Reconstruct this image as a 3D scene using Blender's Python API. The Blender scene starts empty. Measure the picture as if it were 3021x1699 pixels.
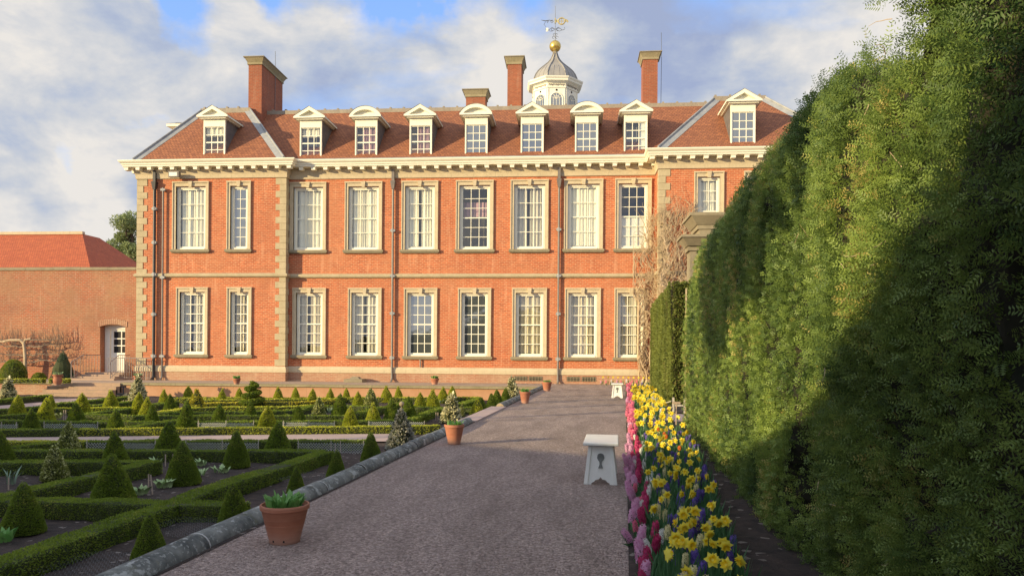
import bpy, math, random
import numpy as np
from mathutils import Vector, Matrix, Euler
S = bpy.context.scene
COL = S.collection
rad = math.radians
rs = np.random.RandomState(7)
random.seed(7)

# ------------------------------------------------------------------ camera
F = 2200.0; CX = 1510.5; HY = 1040.0; EYE = 1.5
def Rz(a): return Matrix.Rotation(a, 3, 'Z')
CAMR = Matrix.Rotation(rad(4.67), 3, 'Z') @ Matrix.Rotation(rad(90), 3, 'X') @ Matrix.Rotation(rad(0.4), 3, 'Z')
cd = bpy.data.cameras.new('camera'); cam = bpy.data.objects.new('camera', cd); COL.objects.link(cam)
cam.rotation_euler = CAMR.to_euler(); cam.location = (0, 0, EYE)
cd.sensor_width = 36.0; cd.lens = 36.0 * F / 3021.0; cd.shift_y = (HY - 849.5) / 3021.0
cd.clip_start = 0.05; cd.clip_end = 3000
S.camera = cam
def ray(px, py): return CAMR @ Vector(((px - CX) / F, -(py - HY) / F, -1))
def on_y(px, py, Y): d = ray(px, py); return Vector((0, 0, EYE)) + d * (Y / d.y)
def on_z(px, py, z): d = ray(px, py); return Vector((0, 0, EYE)) + d * ((z - EYE) / d.z)

# ------------------------------------------------------------------ sun, sky, exposure
SUN_A = rad(55); SUN_E = rad(11.5)
sd = bpy.data.lights.new('sun', 'SUN'); sun = bpy.data.objects.new('sun', sd); COL.objects.link(sun)
sd.energy = 5.0; sd.angle = rad(0.45); sd.color = (1.0, 0.80, 0.45)
tosun = Vector((-math.sin(SUN_A) * math.cos(SUN_E), -math.cos(SUN_A) * math.cos(SUN_E), math.sin(SUN_E)))
sun.rotation_euler = tosun.to_track_quat('Z', 'Y').to_euler()
sun.location = tosun * 60
S.view_settings.view_transform = 'Standard'; S.view_settings.look = 'None'
S.view_settings.exposure = 0.42; S.view_settings.gamma = 1.0
W = bpy.data.worlds.new('World'); S.world = W; W.use_nodes = True
nt = W.node_tree; N = nt.nodes; L = nt.links; N.clear()
def nd(t, tree=None, **kw):
    n = (tree or nt).nodes.new(t)
    for k, v in kw.items():
        if k.startswith('i_'): n.inputs[k[2:].replace('_', ' ')].default_value = v
        else: setattr(n, k, v)
    return n
def mth(op, a, b=None, tree=None, clamp=False):
    tr = tree or nt
    n = tr.nodes.new('ShaderNodeMath'); n.operation = op; n.use_clamp = clamp
    for i, v in enumerate((a, b)):
        if v is None: continue
        if hasattr(v, 'links'): tr.links.new(v, n.inputs[i])
        else: n.inputs[i].default_value = v
    return n.outputs[0]
def mix(fac, a, b, tree=None):
    tr = tree or nt
    n = tr.nodes.new('ShaderNodeMix'); n.data_type = 'RGBA'; n.clamp_factor = True
    for s, v in ((n.inputs[0], fac), (n.inputs[6], a), (n.inputs[7], b)):
        if hasattr(v, 'links'): tr.links.new(v, s)
        elif isinstance(v, (int, float)): s.default_value = v
        else: s.default_value = (*v[:3], 1)
    return n.outputs[2]
def ramp(fac, stops, tree=None):
    tr = tree or nt
    n = tr.nodes.new('ShaderNodeValToRGB'); tr.links.new(fac, n.inputs[0])
    e = n.color_ramp.elements
    while len(e) < len(stops): e.new(0.5)
    for q, (p, c) in zip(e, stops):
        q.position = p; q.color = (c, c, c, 1) if isinstance(c, (int, float)) else (*c[:3], 1)
    return n.outputs[0]
sky = nd('ShaderNodeTexSky', sky_type='NISHITA', sun_disc=False, sun_elevation=SUN_E)
sky.sun_rotation = math.atan2(tosun.x, tosun.y)
sky.air_density = 1.0; sky.dust_density = 0.6; sky.ozone_density = 2.0
tc = nd('ShaderNodeTexCoord'); sp = nd('ShaderNodeSeparateXYZ'); L.new(tc.outputs['Generated'], sp.inputs[0])
X_, Y_, Z_ = sp.outputs
zc = mth('ADD', mth('MAXIMUM', Z_, 0.0), 0.22)
px_ = mth('DIVIDE', X_, zc); py_ = mth('DIVIDE', Y_, zc)
cb = nd('ShaderNodeCombineXYZ'); L.new(px_, cb.inputs[0]); L.new(py_, cb.inputs[1])
def wnoise(vec, scale, detail, rough, off=(0, 0, 0), st=(1, 1, 1), dist=0.0):
    mp = nd('ShaderNodeMapping'); mp.inputs['Location'].default_value = off; mp.inputs['Scale'].default_value = st
    L.new(vec, mp.inputs['Vector'])
    n = nd('ShaderNodeTexNoise'); L.new(mp.outputs[0], n.inputs['Vector'])
    n.inputs['Scale'].default_value = scale; n.inputs['Detail'].default_value = detail
    n.inputs['Roughness'].default_value = rough; n.inputs['Distortion'].default_value = dist
    return n.outputs['Fac']
_wn = nd('ShaderNodeTexNoise'); _wn.inputs['Scale'].default_value = 4.5; _wn.inputs['Detail'].default_value = 6; _wn.inputs['Roughness'].default_value = 0.6
L.new(tc.outputs['Generated'], _wn.inputs['Vector'])
_ws = nd('ShaderNodeVectorMath', operation='SUBTRACT'); L.new(_wn.outputs['Color'], _ws.inputs[0]); _ws.inputs[1].default_value = (.5, .5, .5)
_wm = nd('ShaderNodeVectorMath', operation='MULTIPLY'); L.new(_ws.outputs[0], _wm.inputs[0]); _wm.inputs[1].default_value = (.34, .2, .20)
_wa = nd('ShaderNodeVectorMath', operation='ADD'); L.new(tc.outputs['Generated'], _wa.inputs[0]); L.new(_wm.outputs[0], _wa.inputs[1])
_wnm = nd('ShaderNodeVectorMath', operation='NORMALIZE'); L.new(_wa.outputs[0], _wnm.inputs[0])
def blob(px, py, power, warp=None):
    d = ray(px, py).normalized()
    dp = nd('ShaderNodeVectorMath', operation='DOT_PRODUCT'); L.new(_wnm.outputs[0], dp.inputs[0])
    dp.inputs[1].default_value = d
    return mth('POWER', mth('MAXIMUM', dp.outputs['Value'], 0.0), power)
n1 = wnoise(cb.outputs[0], 0.85, 7, 0.52, (3.1, 1.7, 0), (1, 1.3, 1), 0.5)
n2 = wnoise(cb.outputs[0], 2.2, 8, 0.55, (8.3, 2.7, 0), (1, 1.5, 1), 0.3)
n3 = wnoise(tc.outputs['Generated'], 7.0, 8, 0.58, (0.3, 0.2, 0.9), (1, 1, 1.7), 0.2)
# cloud cover, with clear gaps where the photograph has blue
cov = mth('ADD', mth('MULTIPLY', n1, 1.0), mth('MULTIPLY', n2, 0.35))
cov = mth('ADD', cov, 0.06)
for (bx, by, pw, amt) in ((380, 20, 700, 0.46), (1150, -20, 900, 0.38), (1500, -60, 900, 0.25), (820, -20, 1500, .30), (2150, -150, 300, 0.2), (900, -400, 60, 0.2), (80, 480, 3000, .22), (330, 410, 3000, .16)):
    cov = mth('SUBTRACT', cov, mth('MULTIPLY', blob(bx, by, pw), amt))
for (bx, by, pw, amt) in ((1600, 300, 60, 0.10), (250, 760, 300, 0.2), (300, 180, 700, .22)):
    cov = mth('ADD', cov, mth('MULTIPLY', blob(bx, by, pw), amt))
cmask = ramp(cov, [(0.46, 0.0), (0.66, 1.0)])
# brightness of the cloud: grey-blue bellies, pale tops, sunlit cumulus low left and beside the hedge
br = mth('ADD', mth('ADD', mth('MULTIPLY', n3, 1.35), mth('MULTIPLY', n2, 0.6)), -0.24)
for (bx, by, pw, amt) in ((130, 640, 150, 0.20), (300, 560, 1200, .14), (80, 520, 2500, .12), (2560, 270, 260, 0.30), (1450, 290, 1200, .16), (640, 160, 300, 0.12), (1500, 140, 250, .06)):
    br = mth('ADD', br, mth('MULTIPLY', blob(bx, by, pw), amt))
for (bx, by, pw, amt) in ((430, 560, 900, 0.10), (1150, 260, 500, 0.06), (2050, 170, 300, 0.16), (100, 660, 5000, .08)):
    br = mth('SUBTRACT', br, mth('MULTIPLY', blob(bx, by, pw), amt))
ccol = ramp(br, [(0.52, (0.26, 0.31, 0.45)), (0.68, (0.34, 0.385, 0.48)), (0.82, (0.45, 0.465, 0.495)), (1.0, (0.60, 0.575, 0.545))])
blue = mix(mth('MULTIPLY', Z_, 1.6, clamp=True), (0.34, 0.46, 0.72), (0.10, 0.26, 0.72))
nis = nd('ShaderNodeVectorMath', operation='SCALE'); L.new(sky.outputs[0], nis.inputs[0]); nis.inputs['Scale'].default_value = 0.08
nb = nd('ShaderNodeVectorMath', operation='ADD'); L.new(nis.outputs[0], nb.inputs[0])
bs = nd('ShaderNodeVectorMath', operation='SCALE'); L.new(blue, bs.inputs[0]); bs.inputs['Scale'].default_value = 0.75
L.new(bs.outputs[0], nb.inputs[1])
allc = mix(cmask, nb.outputs[0], ccol)
# unseen sun side of the sky and zenith, gain added to fill the shade
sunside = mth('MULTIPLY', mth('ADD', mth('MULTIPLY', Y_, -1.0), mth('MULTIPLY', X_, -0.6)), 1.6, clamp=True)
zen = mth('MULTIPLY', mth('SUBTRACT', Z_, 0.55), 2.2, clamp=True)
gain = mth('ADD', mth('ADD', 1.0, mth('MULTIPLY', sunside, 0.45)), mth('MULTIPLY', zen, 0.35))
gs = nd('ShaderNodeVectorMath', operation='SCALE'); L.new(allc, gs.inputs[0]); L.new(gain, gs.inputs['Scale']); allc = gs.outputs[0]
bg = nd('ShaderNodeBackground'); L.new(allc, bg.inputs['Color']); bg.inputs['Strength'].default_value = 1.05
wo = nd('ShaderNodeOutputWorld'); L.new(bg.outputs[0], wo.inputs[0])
try: W.cycles_visibility.camera = True
except Exception: pass

# ------------------------------------------------------------------ noise helper (numpy)
def _h(ix, iy, iz):
    n = (ix * 374761393 + iy * 668265263 + iz * 2147483647 ^ 0x5bd1e995) & 0xffffffff
    n = ((n ^ (n >> 13)) * 1274126177) & 0xffffffff
    return ((n ^ (n >> 16)) & 0xffff) / 65535.0
def vnoise(p):
    p = np.asarray(p, float); i = np.floor(p).astype(np.int64); f = p - i; f = f * f * (3 - 2 * f)
    r = 0
    for dx in (0, 1):
        for dy in (0, 1):
            for dz in (0, 1):
                w = (f[:, 0] if dx else 1 - f[:, 0]) * (f[:, 1] if dy else 1 - f[:, 1]) * (f[:, 2] if dz else 1 - f[:, 2])
                r = r + w * _h(i[:, 0] + dx, i[:, 1] + dy, i[:, 2] + dz)
    return r
def fbm(p, o=3):
    p = np.asarray(p, float); r = 0; a = 0.5; t = 0
    for k in range(o): r = r + a * vnoise(p * 2 ** k + 17 * k); t += a; a *= 0.5
    return r / t
def nrm(v): return v / np.maximum(np.linalg.norm(v, axis=-1, keepdims=True), 1e-9)

# ------------------------------------------------------------------ materials
MATS = {}
def newmat(name):
    m = bpy.data.materials.new(name); m.use_nodes = True; t = m.node_tree
    b = t.nodes['Principled BSDF']; MATS[name] = m
    return m, t, b
def tnoise(t, vec, scale, detail=4, rough=0.55, st=None):
    if st:
        mp = t.nodes.new('ShaderNodeMapping'); mp.inputs['Scale'].default_value = st; t.links.new(vec, mp.inputs[0]); vec = mp.outputs[0]
    n = t.nodes.new('ShaderNodeTexNoise'); t.links.new(vec, n.inputs['Vector'])
    n.inputs['Scale'].default_value = scale; n.inputs['Detail'].default_value = detail; n.inputs['Roughness'].default_value = rough
    return n.outputs['Fac']
def coords(t, kind='Object'): return t.nodes.new('ShaderNodeTexCoord').outputs[kind]
def bump(t, b, h, dist=0.01, st=1.0):
    n = t.nodes.new('ShaderNodeBump'); n.inputs['Distance'].default_value = dist; n.inputs['Strength'].default_value = st
    t.links.new(h, n.inputs['Height']); t.links.new(n.outputs[0], b.inputs['Normal'])
def simple(name, c1, c2=None, scale=3, rough=0.8, metal=0.0, bmp=0.0, bscale=40, st=None):
    m, t, b = newmat(name); o = coords(t)
    if c2 is None: b.inputs['Base Color'].default_value = (*c1, 1)
    else:
        f = ramp(tnoise(t, o, scale, 6, 0.6, st), [(0.35, 0.0), (0.65, 1.0)], t)
        t.links.new(mix(f, c1, c2, t), b.inputs['Base Color'])
    b.inputs['Roughness'].default_value = rough; b.inputs['Metallic'].default_value = metal
    if bmp: bump(t, b, tnoise(t, o, bscale, 5), bmp)
    return m
def brick_mat(name, c1, c2, mortar, stain, dirt=0.5, rowh=0.075):
    m, t, b = newmat(name); uv = coords(t, 'UV'); o = coords(t)
    wob = t.nodes.new('ShaderNodeVectorMath'); wob.operation = 'ADD'
    nz = t.nodes.new('ShaderNodeTexNoise'); nz.inputs['Scale'].default_value = 1.3; nz.inputs['Detail'].default_value = 3
    t.links.new(uv, nz.inputs['Vector'])
    sc = t.nodes.new('ShaderNodeVectorMath'); sc.operation = 'SCALE'; sc.inputs['Scale'].default_value = 0.05
    t.links.new(nz.outputs['Color'], sc.inputs[0]); t.links.new(uv, wob.inputs[0]); t.links.new(sc.outputs[0], wob.inputs[1])
    bk = t.nodes.new('ShaderNodeTexBrick'); t.links.new(wob.outputs[0], bk.inputs['Vector'])
    for k, v in (('Scale', 1.0), ('Brick Width', 0.24), ('Row Height', rowh), ('Mortar Size', 0.013), ('Mortar Smooth', 0.3), ('Bias', 0.0)): bk.inputs[k].default_value = v
    bk.inputs['Color1'].default_value = (*c1, 1); bk.inputs['Color2'].default_value = (*c2, 1); bk.inputs['Mortar'].default_value = (*mortar, 1)
    big = ramp(tnoise(t, uv, 0.7, 7, 0.62), [(0.38, 0.0), (0.68, 1.0)], t)
    fine = ramp(tnoise(t, uv, 5.0, 5, 0.65, (1, 2.2, 1)), [(0.42, 0.0), (0.7, 1.0)], t)
    streak = ramp(tnoise(t, uv, 1.6, 4, 0.6, (2.6, 0.35, 1)), [(0.55, 0.0), (0.8, 1.0)], t)
    c = mix(mth('MULTIPLY', big, dirt, t), bk.outputs['Color'], stain, t)
    c = mix(mth('MULTIPLY', fine, 0.45, t), c, tuple(x * 0.55 for x in c1), t)
    soot = ramp(tnoise(t, uv, 0.28, 6, 0.7, (1, 1.6, 1)), [(0.45, 0.0), (0.75, 1.0)], t)
    c = mix(mth('MULTIPLY', soot, 0.5, t), c, tuple(x * 0.5 + .02 for x in c1), t)
    c = mix(mth('MULTIPLY', streak, 0.40, t), c, tuple(min(1, x * 1.25 + 0.03) for x in mortar), t)
    t.links.new(c, b.inputs['Base Color']); b.inputs['Roughness'].default_value = 0.9
    bump(t, b, bk.outputs['Fac'], -0.006, 0.6)
    return m
brick_mat('brick', (0.62, 0.155, 0.058), (0.38, 0.085, 0.036), (0.62, 0.35, 0.20), (0.52, 0.23, 0.115), 0.6, .088)
brick_mat('brick_chimney', (0.42, 0.10, 0.04), (0.30, 0.075, 0.035), (0.33, 0.19, 0.12), (0.20, 0.08, 0.05), 0.55)
brick_mat('brick_old', (0.34, 0.115, 0.058), (0.46, 0.12, 0.05), (0.42, 0.28, 0.19), (0.38, 0.22, 0.12), 0.85, .09)
brick_mat('brick_plinth', (0.46, 0.17, 0.09), (0.40, 0.15, 0.09), (0.48, 0.36, 0.25), (0.48, 0.34, 0.22), 0.8)
def tile_mat(name, c1, c2, dark, row=0.11):
    m, t, b = newmat(name); uv = coords(t, 'UV')
    bk = t.nodes.new('ShaderNodeTexBrick'); t.links.new(uv, bk.inputs['Vector'])
    for k, v in (('Scale', 1.0), ('Brick Width', 0.17), ('Row Height', row), ('Mortar Size', 0.012), ('Mortar Smooth', 0.6), ('Bias', 0.0)): bk.inputs[k].default_value = v
    bk.inputs['Color1'].default_value = (*c1, 1); bk.inputs['Color2'].default_value = (*c2, 1); bk.inputs['Mortar'].default_value = (*dark, 1)
    big = ramp(tnoise(t, uv, 1.1, 7, 0.65, (1, 1.8, 1)), [(0.4, 0.0), (0.72, 1.0)], t)
    fine = ramp(tnoise(t, uv, 9, 4, 0.6), [(0.45, 0.0), (0.75, 1.0)], t)
    c = mix(mth('MULTIPLY', big, 0.55, t), bk.outputs['Color'], tuple(x * 0.55 for x in c1), t)
    c = mix(mth('MULTIPLY', fine, 0.3, t), c, tuple(min(1, x * 1.5 + .02) for x in c2), t)
    t.links.new(c, b.inputs['Base Color']); b.inputs['Roughness'].default_value = 0.85
    bump(t, b, bk.outputs['Fac'], -0.02, 0.8)
tile_mat('roof_tile', (0.40, 0.150, 0.065), (0.25, 0.090, 0.045), (0.10, 0.04, 0.026), .14)
tile_mat('roof_tile_red', (0.54, 0.135, 0.050), (0.42, 0.095, 0.040), (0.14, 0.04, 0.02), 0.19)
def stone_mat(name, c1, c2, joint=0.9, rowh=0.3, dark=0.3):
    m, t, b = newmat(name); uv = coords(t, 'UV'); o = coords(t)
    f = ramp(tnoise(t, o, 2.2, 7, 0.65), [(0.35, 0.0), (0.68, 1.0)], t)
    c = mix(f, c1, c2, t)
    g = ramp(tnoise(t, o, 9, 6, 0.7), [(0.5, 0.0), (0.78, 1.0)], t)
    c = mix(mth('MULTIPLY', g, dark, t), c, (0.12, 0.11, 0.07), t)
    bk = t.nodes.new('ShaderNodeTexBrick'); t.links.new(uv, bk.inputs['Vector'])
    for k, v in (('Scale', 1.0), ('Brick Width', joint), ('Row Height', rowh), ('Mortar Size', 0.008), ('Mortar Smooth', 0.2), ('Bias', 0.0)): bk.inputs[k].default_value = v
    c = mix(mth('MULTIPLY', bk.outputs['Fac'], 0.5, t), c, tuple(x * 0.4 for x in c1), t)
    t.links.new(c, b.inputs['Base Color']); b.inputs['Roughness'].default_value = 0.9
    bump(t, b, tnoise(t, o, 30, 5), 0.01)
stone_mat('stone', (0.60, 0.50, 0.34), (0.52, 0.43, 0.29), 1.1, 40)
stone_mat('quoin', (0.42, 0.35, 0.22), (0.52, 0.43, 0.28), 90, 90, 0.25)
stone_mat('stone_pink', (0.44, 0.29, 0.20), (0.36, 0.26, 0.18), 1.4, 40, .35)
stone_mat('stone_dark', (0.25, 0.21, 0.14), (0.32, 0.27, 0.18), 90, 90, 0.45)
stone_mat('stone_mossy', (0.27, 0.23, 0.13), (0.36, 0.30, 0.19), 1.3, 40, 0.4)
stone_mat('render_pink', (0.52, 0.29, 0.17), (0.46, 0.24, 0.13), 1.7, .9, 0.15)
simple('cream_paint', (0.86, 0.83, 0.69), (0.82, 0.79, 0.65), 4, 0.55)
simple('white_paint', (0.80, 0.78, 0.70), (0.74, 0.72, 0.64), 5, 0.5)
simple('bench_paint', (0.86, 0.86, 0.82), (0.78, 0.78, 0.73), 6, 0.35, bmp=0.0006, bscale=14)
simple('emblem_grey', (0.16, 0.17, 0.16), (0.22, 0.23, 0.22), 60, 0.7)
simple('lead', (0.26, 0.27, 0.28), (0.36, 0.36, 0.35), 3, 0.55, bmp=0.01, bscale=6)
simple('lead_dome', (0.25, 0.24, 0.23), (0.34, 0.32, 0.29), 2.5, 0.55, bmp=0.006, bscale=5)
simple('lead_brown', (0.26, 0.22, 0.17), (0.33, 0.28, 0.21), 3, 0.7, bmp=0.02, bscale=8)
simple('cheek_shaded', (0.11, 0.10, 0.10), (0.17, 0.15, 0.14), 4, 0.7)  # lead colour darkened for the shade on the dormer sides
simple('pipe_iron', (0.16, 0.14, 0.13), (0.22, 0.19, 0.17), 6, 0.5)
simple('pipe_black', (0.03, 0.03, 0.035), (0.05, 0.045, 0.045), 6, 0.5)
simple('dark_void', (0.01, 0.01, 0.012))
simple('curtain', (0.92, 0.86, 0.70), (0.86, 0.80, 0.64), 3, 0.9)
simple('curtain_pink', (0.45, 0.27, 0.30), (0.38, 0.22, 0.26), 5, 0.9)
simple('curtain_tan', (0.74, 0.64, 0.46), (0.62, 0.53, 0.38), 3, 0.9)
simple('gold', (0.83, 0.58, 0.16), (0.70, 0.50, 0.14), 4, 0.32, 0.9)
simple('vane_metal', (0.12, 0.14, 0.17), (0.2, 0.2, 0.2), 9, 0.5, 0.4)
simple('vane_gold', (0.62, 0.50, 0.20), (0.35, 0.32, 0.2), 9, 0.5, 0.3)
simple('rail_metal', (0.30, 0.25, 0.23), (0.24, 0.20, 0.19), 9, 0.6)
simple('rope', (0.62, 0.55, 0.40), (0.50, 0.44, 0.32), 60, 0.9)
simple('wood_post', (0.50, 0.46, 0.38), (0.40, 0.36, 0.30), 12, 0.85)
simple('cane', (0.46, 0.36, 0.28), (0.36, 0.28, 0.22), 20, 0.8)
simple('bark', (0.30, 0.23, 0.17), (0.20, 0.15, 0.11), 12, 0.9, bmp=0.02)
simple('bark_pale', (0.56, 0.43, 0.28), (0.42, 0.32, 0.21), 6, 0.9)
simple('tree_bark', (0.10, 0.075, 0.05), (0.15, 0.11, 0.08), 6, 0.9, bmp=0.03)
simple('netting', (0.50, 0.52, 0.50), None, rough=0.5)
simple('netting_dull', (0.20, 0.21, 0.22), None, rough=0.6)
simple('curtain_dull', (0.70, 0.64, 0.52), (0.62, 0.56, 0.45), 3, 0.9)  # duller cloth tone, picked at random for some windows
simple('steps', (0.42, 0.29, 0.21), (0.36, 0.26, 0.20), 2.5, 0.9, bmp=0.006)
simple('plant_pale', (0.22, 0.34, 0.12), (0.42, 0.52, 0.26), 20, 0.6)
simple('plant_yellow', (0.55, 0.55, 0.16), (0.45, 0.48, 0.16), 20, 0.6)
simple('plant_blue', (0.14, 0.22, 0.14), (0.22, 0.30, 0.20), 14, 0.6)

def terracotta():
    m, t, b = newmat('terracotta'); o = coords(t)
    f = ramp(tnoise(t, o, 7, 6, 0.6), [(0.3, 0.0), (0.7, 1.0)], t)
    c = mix(f, (0.34, 0.115, 0.06), (0.42, 0.16, 0.09), t)
    ring = ramp(tnoise(t, o, 26, 4, 0.7, (0.05, 0.05, 1.6)), [(0.4, 0.0), (0.72, 1.0)], t)
    c = mix(mth('MULTIPLY', ring, 0.35, t), c, (0.50, 0.26, 0.17), t)
    sp_ = t.nodes.new('ShaderNodeSeparateXYZ'); t.links.new(o, sp_.inputs[0])
    foot = ramp(mth('ADD', sp_.outputs[2], mth('MULTIPLY', tnoise(t, o, 11), 0.1, t), t), [(0.05, 1.0), (0.16, 0.0)], t)
    c = mix(mth('MULTIPLY', foot, 0.55, t), c, (0.48, 0.33, 0.26), t)
    t.links.new(c, b.inputs['Base Color']); b.inputs['Roughness'].default_value = 0.75
    bump(t, b, ring, 0.003)
terracotta()
def gravel():
    m, t, b = newmat('gravel'); o = coords(t)
    v = t.nodes.new('ShaderNodeTexVoronoi'); v.inputs['Scale'].default_value = 62; t.links.new(o, v.inputs['Vector'])
    vs = t.nodes.new('ShaderNodeSeparateColor'); t.links.new(v.outputs['Color'], vs.inputs[0])
    c = mix(ramp(vs.outputs[0], [(0.0, 0.0), (1.0, 1.0)], t), (0.34, 0.250, 0.215), (0.80, 0.62, 0.55), t)
    v2 = t.nodes.new('ShaderNodeTexVoronoi'); v2.inputs['Scale'].default_value = 20; t.links.new(o, v2.inputs['Vector'])
    vs2 = t.nodes.new('ShaderNodeSeparateColor'); t.links.new(v2.outputs['Color'], vs2.inputs[0])
    lump = ramp(tnoise(t, o, 24, 4, 0.75), [(0.42, 0.0), (0.62, 1.0)], t)
    c = mix(mth('MULTIPLY', lump, 0.6, t), c, (0.15, 0.105, 0.10), t)
    c = mix(mth('MULTIPLY', ramp(vs2.outputs[1], [(0.86, 0.0), (0.97, 1.0)], t), 0.45, t), c, (0.50, 0.40, 0.37), t)
    big = ramp(tnoise(t, o, 1.3, 6, 0.65, (1.6, .4, 1)), [(0.4, 0.0), (0.62, 1.0)], t)
    c = mix(mth('MULTIPLY', big, 0.42, t), c, (0.17, 0.125, 0.10), t)
    moss = ramp(tnoise(t, o, 1.6, 6, 0.7), [(0.62, 0.0), (0.78, 1.0)], t)
    c = mix(mth('MULTIPLY', moss, 0.35, t), c, (0.12, 0.10, 0.06), t)
    t.links.new(c, b.inputs['Base Color']); b.inputs['Roughness'].default_value = 0.95
    h = mth('ADD', mth('MULTIPLY', v.outputs['Distance'], -1.0, t), mth('MULTIPLY', tnoise(t, o, 16, 5, .7), 1.6, t), t)
    bump(t, b, h, 0.035, 1.0)
gravel()
def soil():
    m, t, b = newmat('soil'); o = coords(t)
    f = ramp(tnoise(t, o, 6, 8, 0.7), [(0.35, 0.0), (0.7, 1.0)], t)
    c = mix(f, (0.028, 0.021, 0.019), (0.085, 0.058, 0.048), t)
    v = t.nodes.new('ShaderNodeTexVoronoi'); v.inputs['Scale'].default_value = 22; t.links.new(o, v.inputs['Vector'])
    vs = t.nodes.new('ShaderNodeSeparateColor'); t.links.new(v.outputs['Color'], vs.inputs[0])
    c = mix(mth('MULTIPLY', ramp(vs.outputs[0], [(0.975, 0.0), (0.98, 1.0)], t), 0.55, t), c, (0.42, 0.36, 0.32), t)
    t.links.new(c, b.inputs['Base Color']); b.inputs['Roughness'].default_value = 0.97
    bump(t, b, tnoise(t, o, 16, 7, 0.7), 0.06, 1.0)
soil()
simple('path_pink', (0.50, 0.37, 0.33), (0.42, 0.31, 0.27), 3, 0.95, bmp=0.01)
simple('ground_mat', (0.20, 0.15, 0.11), (0.26, 0.19, 0.14), 0.6, 0.95)
simple('paving', (0.40, 0.30, 0.23), (0.34, 0.26, 0.20), 1.3, 0.9)
def kerb_mat():
    m, t, b = newmat('kerb_stone'); o = coords(t)
    c = mix(ramp(tnoise(t, o, 4, 7, 0.65), [(0.35, 0.0), (0.65, 1.0)], t), (0.055, 0.062, 0.060), (0.23, 0.235, 0.215), t)
    l1 = ramp(tnoise(t, o, 10, 5, 0.62, (1, .55, 1)), [(0.575, 0.0), (0.625, 1.0)], t)
    l2 = ramp(tnoise(t, o, 27, 3, 0.5), [(0.60, 0.0), (0.63, 1.0)], t)
    c = mix(mth('MULTIPLY', l1, 0.8, t), c, (0.42, 0.43, 0.41), t)
    c = mix(mth('MULTIPLY', l2, 0.7, t), c, (0.32, 0.33, 0.31), t)
    mo = ramp(tnoise(t, o, 7, 4, 0.6), [(0.6, 0.0), (0.7, 1.0)], t)
    c = mix(mth('MULTIPLY', mo, 0.35, t), c, (0.12, 0.12, 0.04), t)
    t.links.new(c, b.inputs['Base Color']); b.inputs['Roughness'].default_value = 0.9
    bump(t, b, tnoise(t, o, 40, 6, .7), 0.006)
kerb_mat()
simple('mortar_line', (0.42, 0.42, 0.40), None)
simple('kerb_end', (0.46, 0.36, 0.22), (0.36, 0.28, 0.17), 12, 0.9)

def leafmat(name, c1, c2, c3=None, amt3=0.12, trans=0.25, rough=0.55, scale=1.2, spec=0.35):
    m, t, b = newmat(name); o = coords(t)
    at = t.nodes.new('ShaderNodeAttribute'); at.attribute_name = 'rnd'
    r = at.outputs['Fac']
    big = ramp(tnoise(t, o, scale, 5, 0.6), [(0.35, 0.0), (0.68, 1.0)], t)
    c = mix(mth('MULTIPLY', mth('ADD', r, big, t), 0.5, t), c1, c2, t)
    if c3: c = mix(ramp(mth('ADD', r, mth('MULTIPLY', big, 0.15, t), t), [(1.0 - amt3, 0.0), (1.03 - amt3, 1.0)], t), c, c3, t)
    t.links.new(c, b.inputs['Base Color']); b.inputs['Roughness'].default_value = rough
    b.inputs['Specular IOR Level'].default_value = spec
    tr = t.nodes.new('ShaderNodeBsdfTranslucent'); t.links.new(c, tr.inputs[0])
    ms = t.nodes.new('ShaderNodeMixShader'); ms.inputs[0].default_value = trans
    t.links.new(b.outputs[0], ms.inputs[1]); t.links.new(tr.outputs[0], ms.inputs[2])
    t.links.new(ms.outputs[0], t.nodes['Material Output'].inputs[0])
    return m
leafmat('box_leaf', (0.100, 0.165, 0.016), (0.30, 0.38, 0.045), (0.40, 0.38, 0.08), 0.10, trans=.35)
leafmat('box_gold_sunlit', (0.36, 0.41, 0.03), (0.62, 0.62, 0.07), (0.62, 0.52, 0.16), 0.12, trans=.35)  # sunlit yellow put into the leaf colour, along with a golden variety
leafmat('gold_leaf', (0.50, 0.46, 0.03), (0.60, 0.50, 0.06), (0.2, 0.2, 0.03), 0.15)
leafmat('varieg_pale', (0.60, 0.57, 0.32), (0.88, 0.82, 0.56), (0.12, 0.13, 0.05), 0.30)
leafmat('varieg_silver', (0.30, 0.30, 0.24), (0.62, 0.60, 0.50), (0.04, 0.05, 0.03), 0.30)
leafmat('varieg_green', (0.14, 0.18, 0.03), (0.42, 0.43, 0.12), (0.70, 0.70, 0.34), 0.30)
leafmat('yew', (0.035, 0.085, 0.030), (0.38, 0.50, 0.105), (0.50, 0.42, 0.14), 0.03, 0.35, 0.5, 0.9)
leafmat('yew_far', (0.15, 0.19, 0.04), (0.28, 0.31, 0.07), (0.22, 0.18, 0.07), 0.10, 0.3, 0.6, 0.8)
leafmat('conifer', (0.20, 0.26, 0.11), (0.36, 0.42, 0.19), None)
leafmat('conifer_dark', (0.08, 0.13, 0.08), (0.16, 0.21, 0.13), None)
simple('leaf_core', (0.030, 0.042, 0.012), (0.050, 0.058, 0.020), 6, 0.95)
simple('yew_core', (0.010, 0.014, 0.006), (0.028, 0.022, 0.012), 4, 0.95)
leafmat('tulip_leaf', (0.09, 0.25, 0.05), (0.26, 0.48, 0.14), None, trans=0.3, rough=0.4)
leafmat('bulb_leaf', (0.05, 0.14, 0.055), (0.12, 0.25, 0.11), None, trans=0.3, rough=0.4)
def petal(name, c1, c2, trans=0.35):
    return leafmat(name, c1, c2, None, trans=trans, rough=0.6, scale=30)
petal('daff', (0.92, 0.78, 0.04), (0.96, 0.90, 0.18))
petal('daff_cup', (0.90, 0.62, 0.015), (0.94, 0.76, 0.04))
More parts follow.
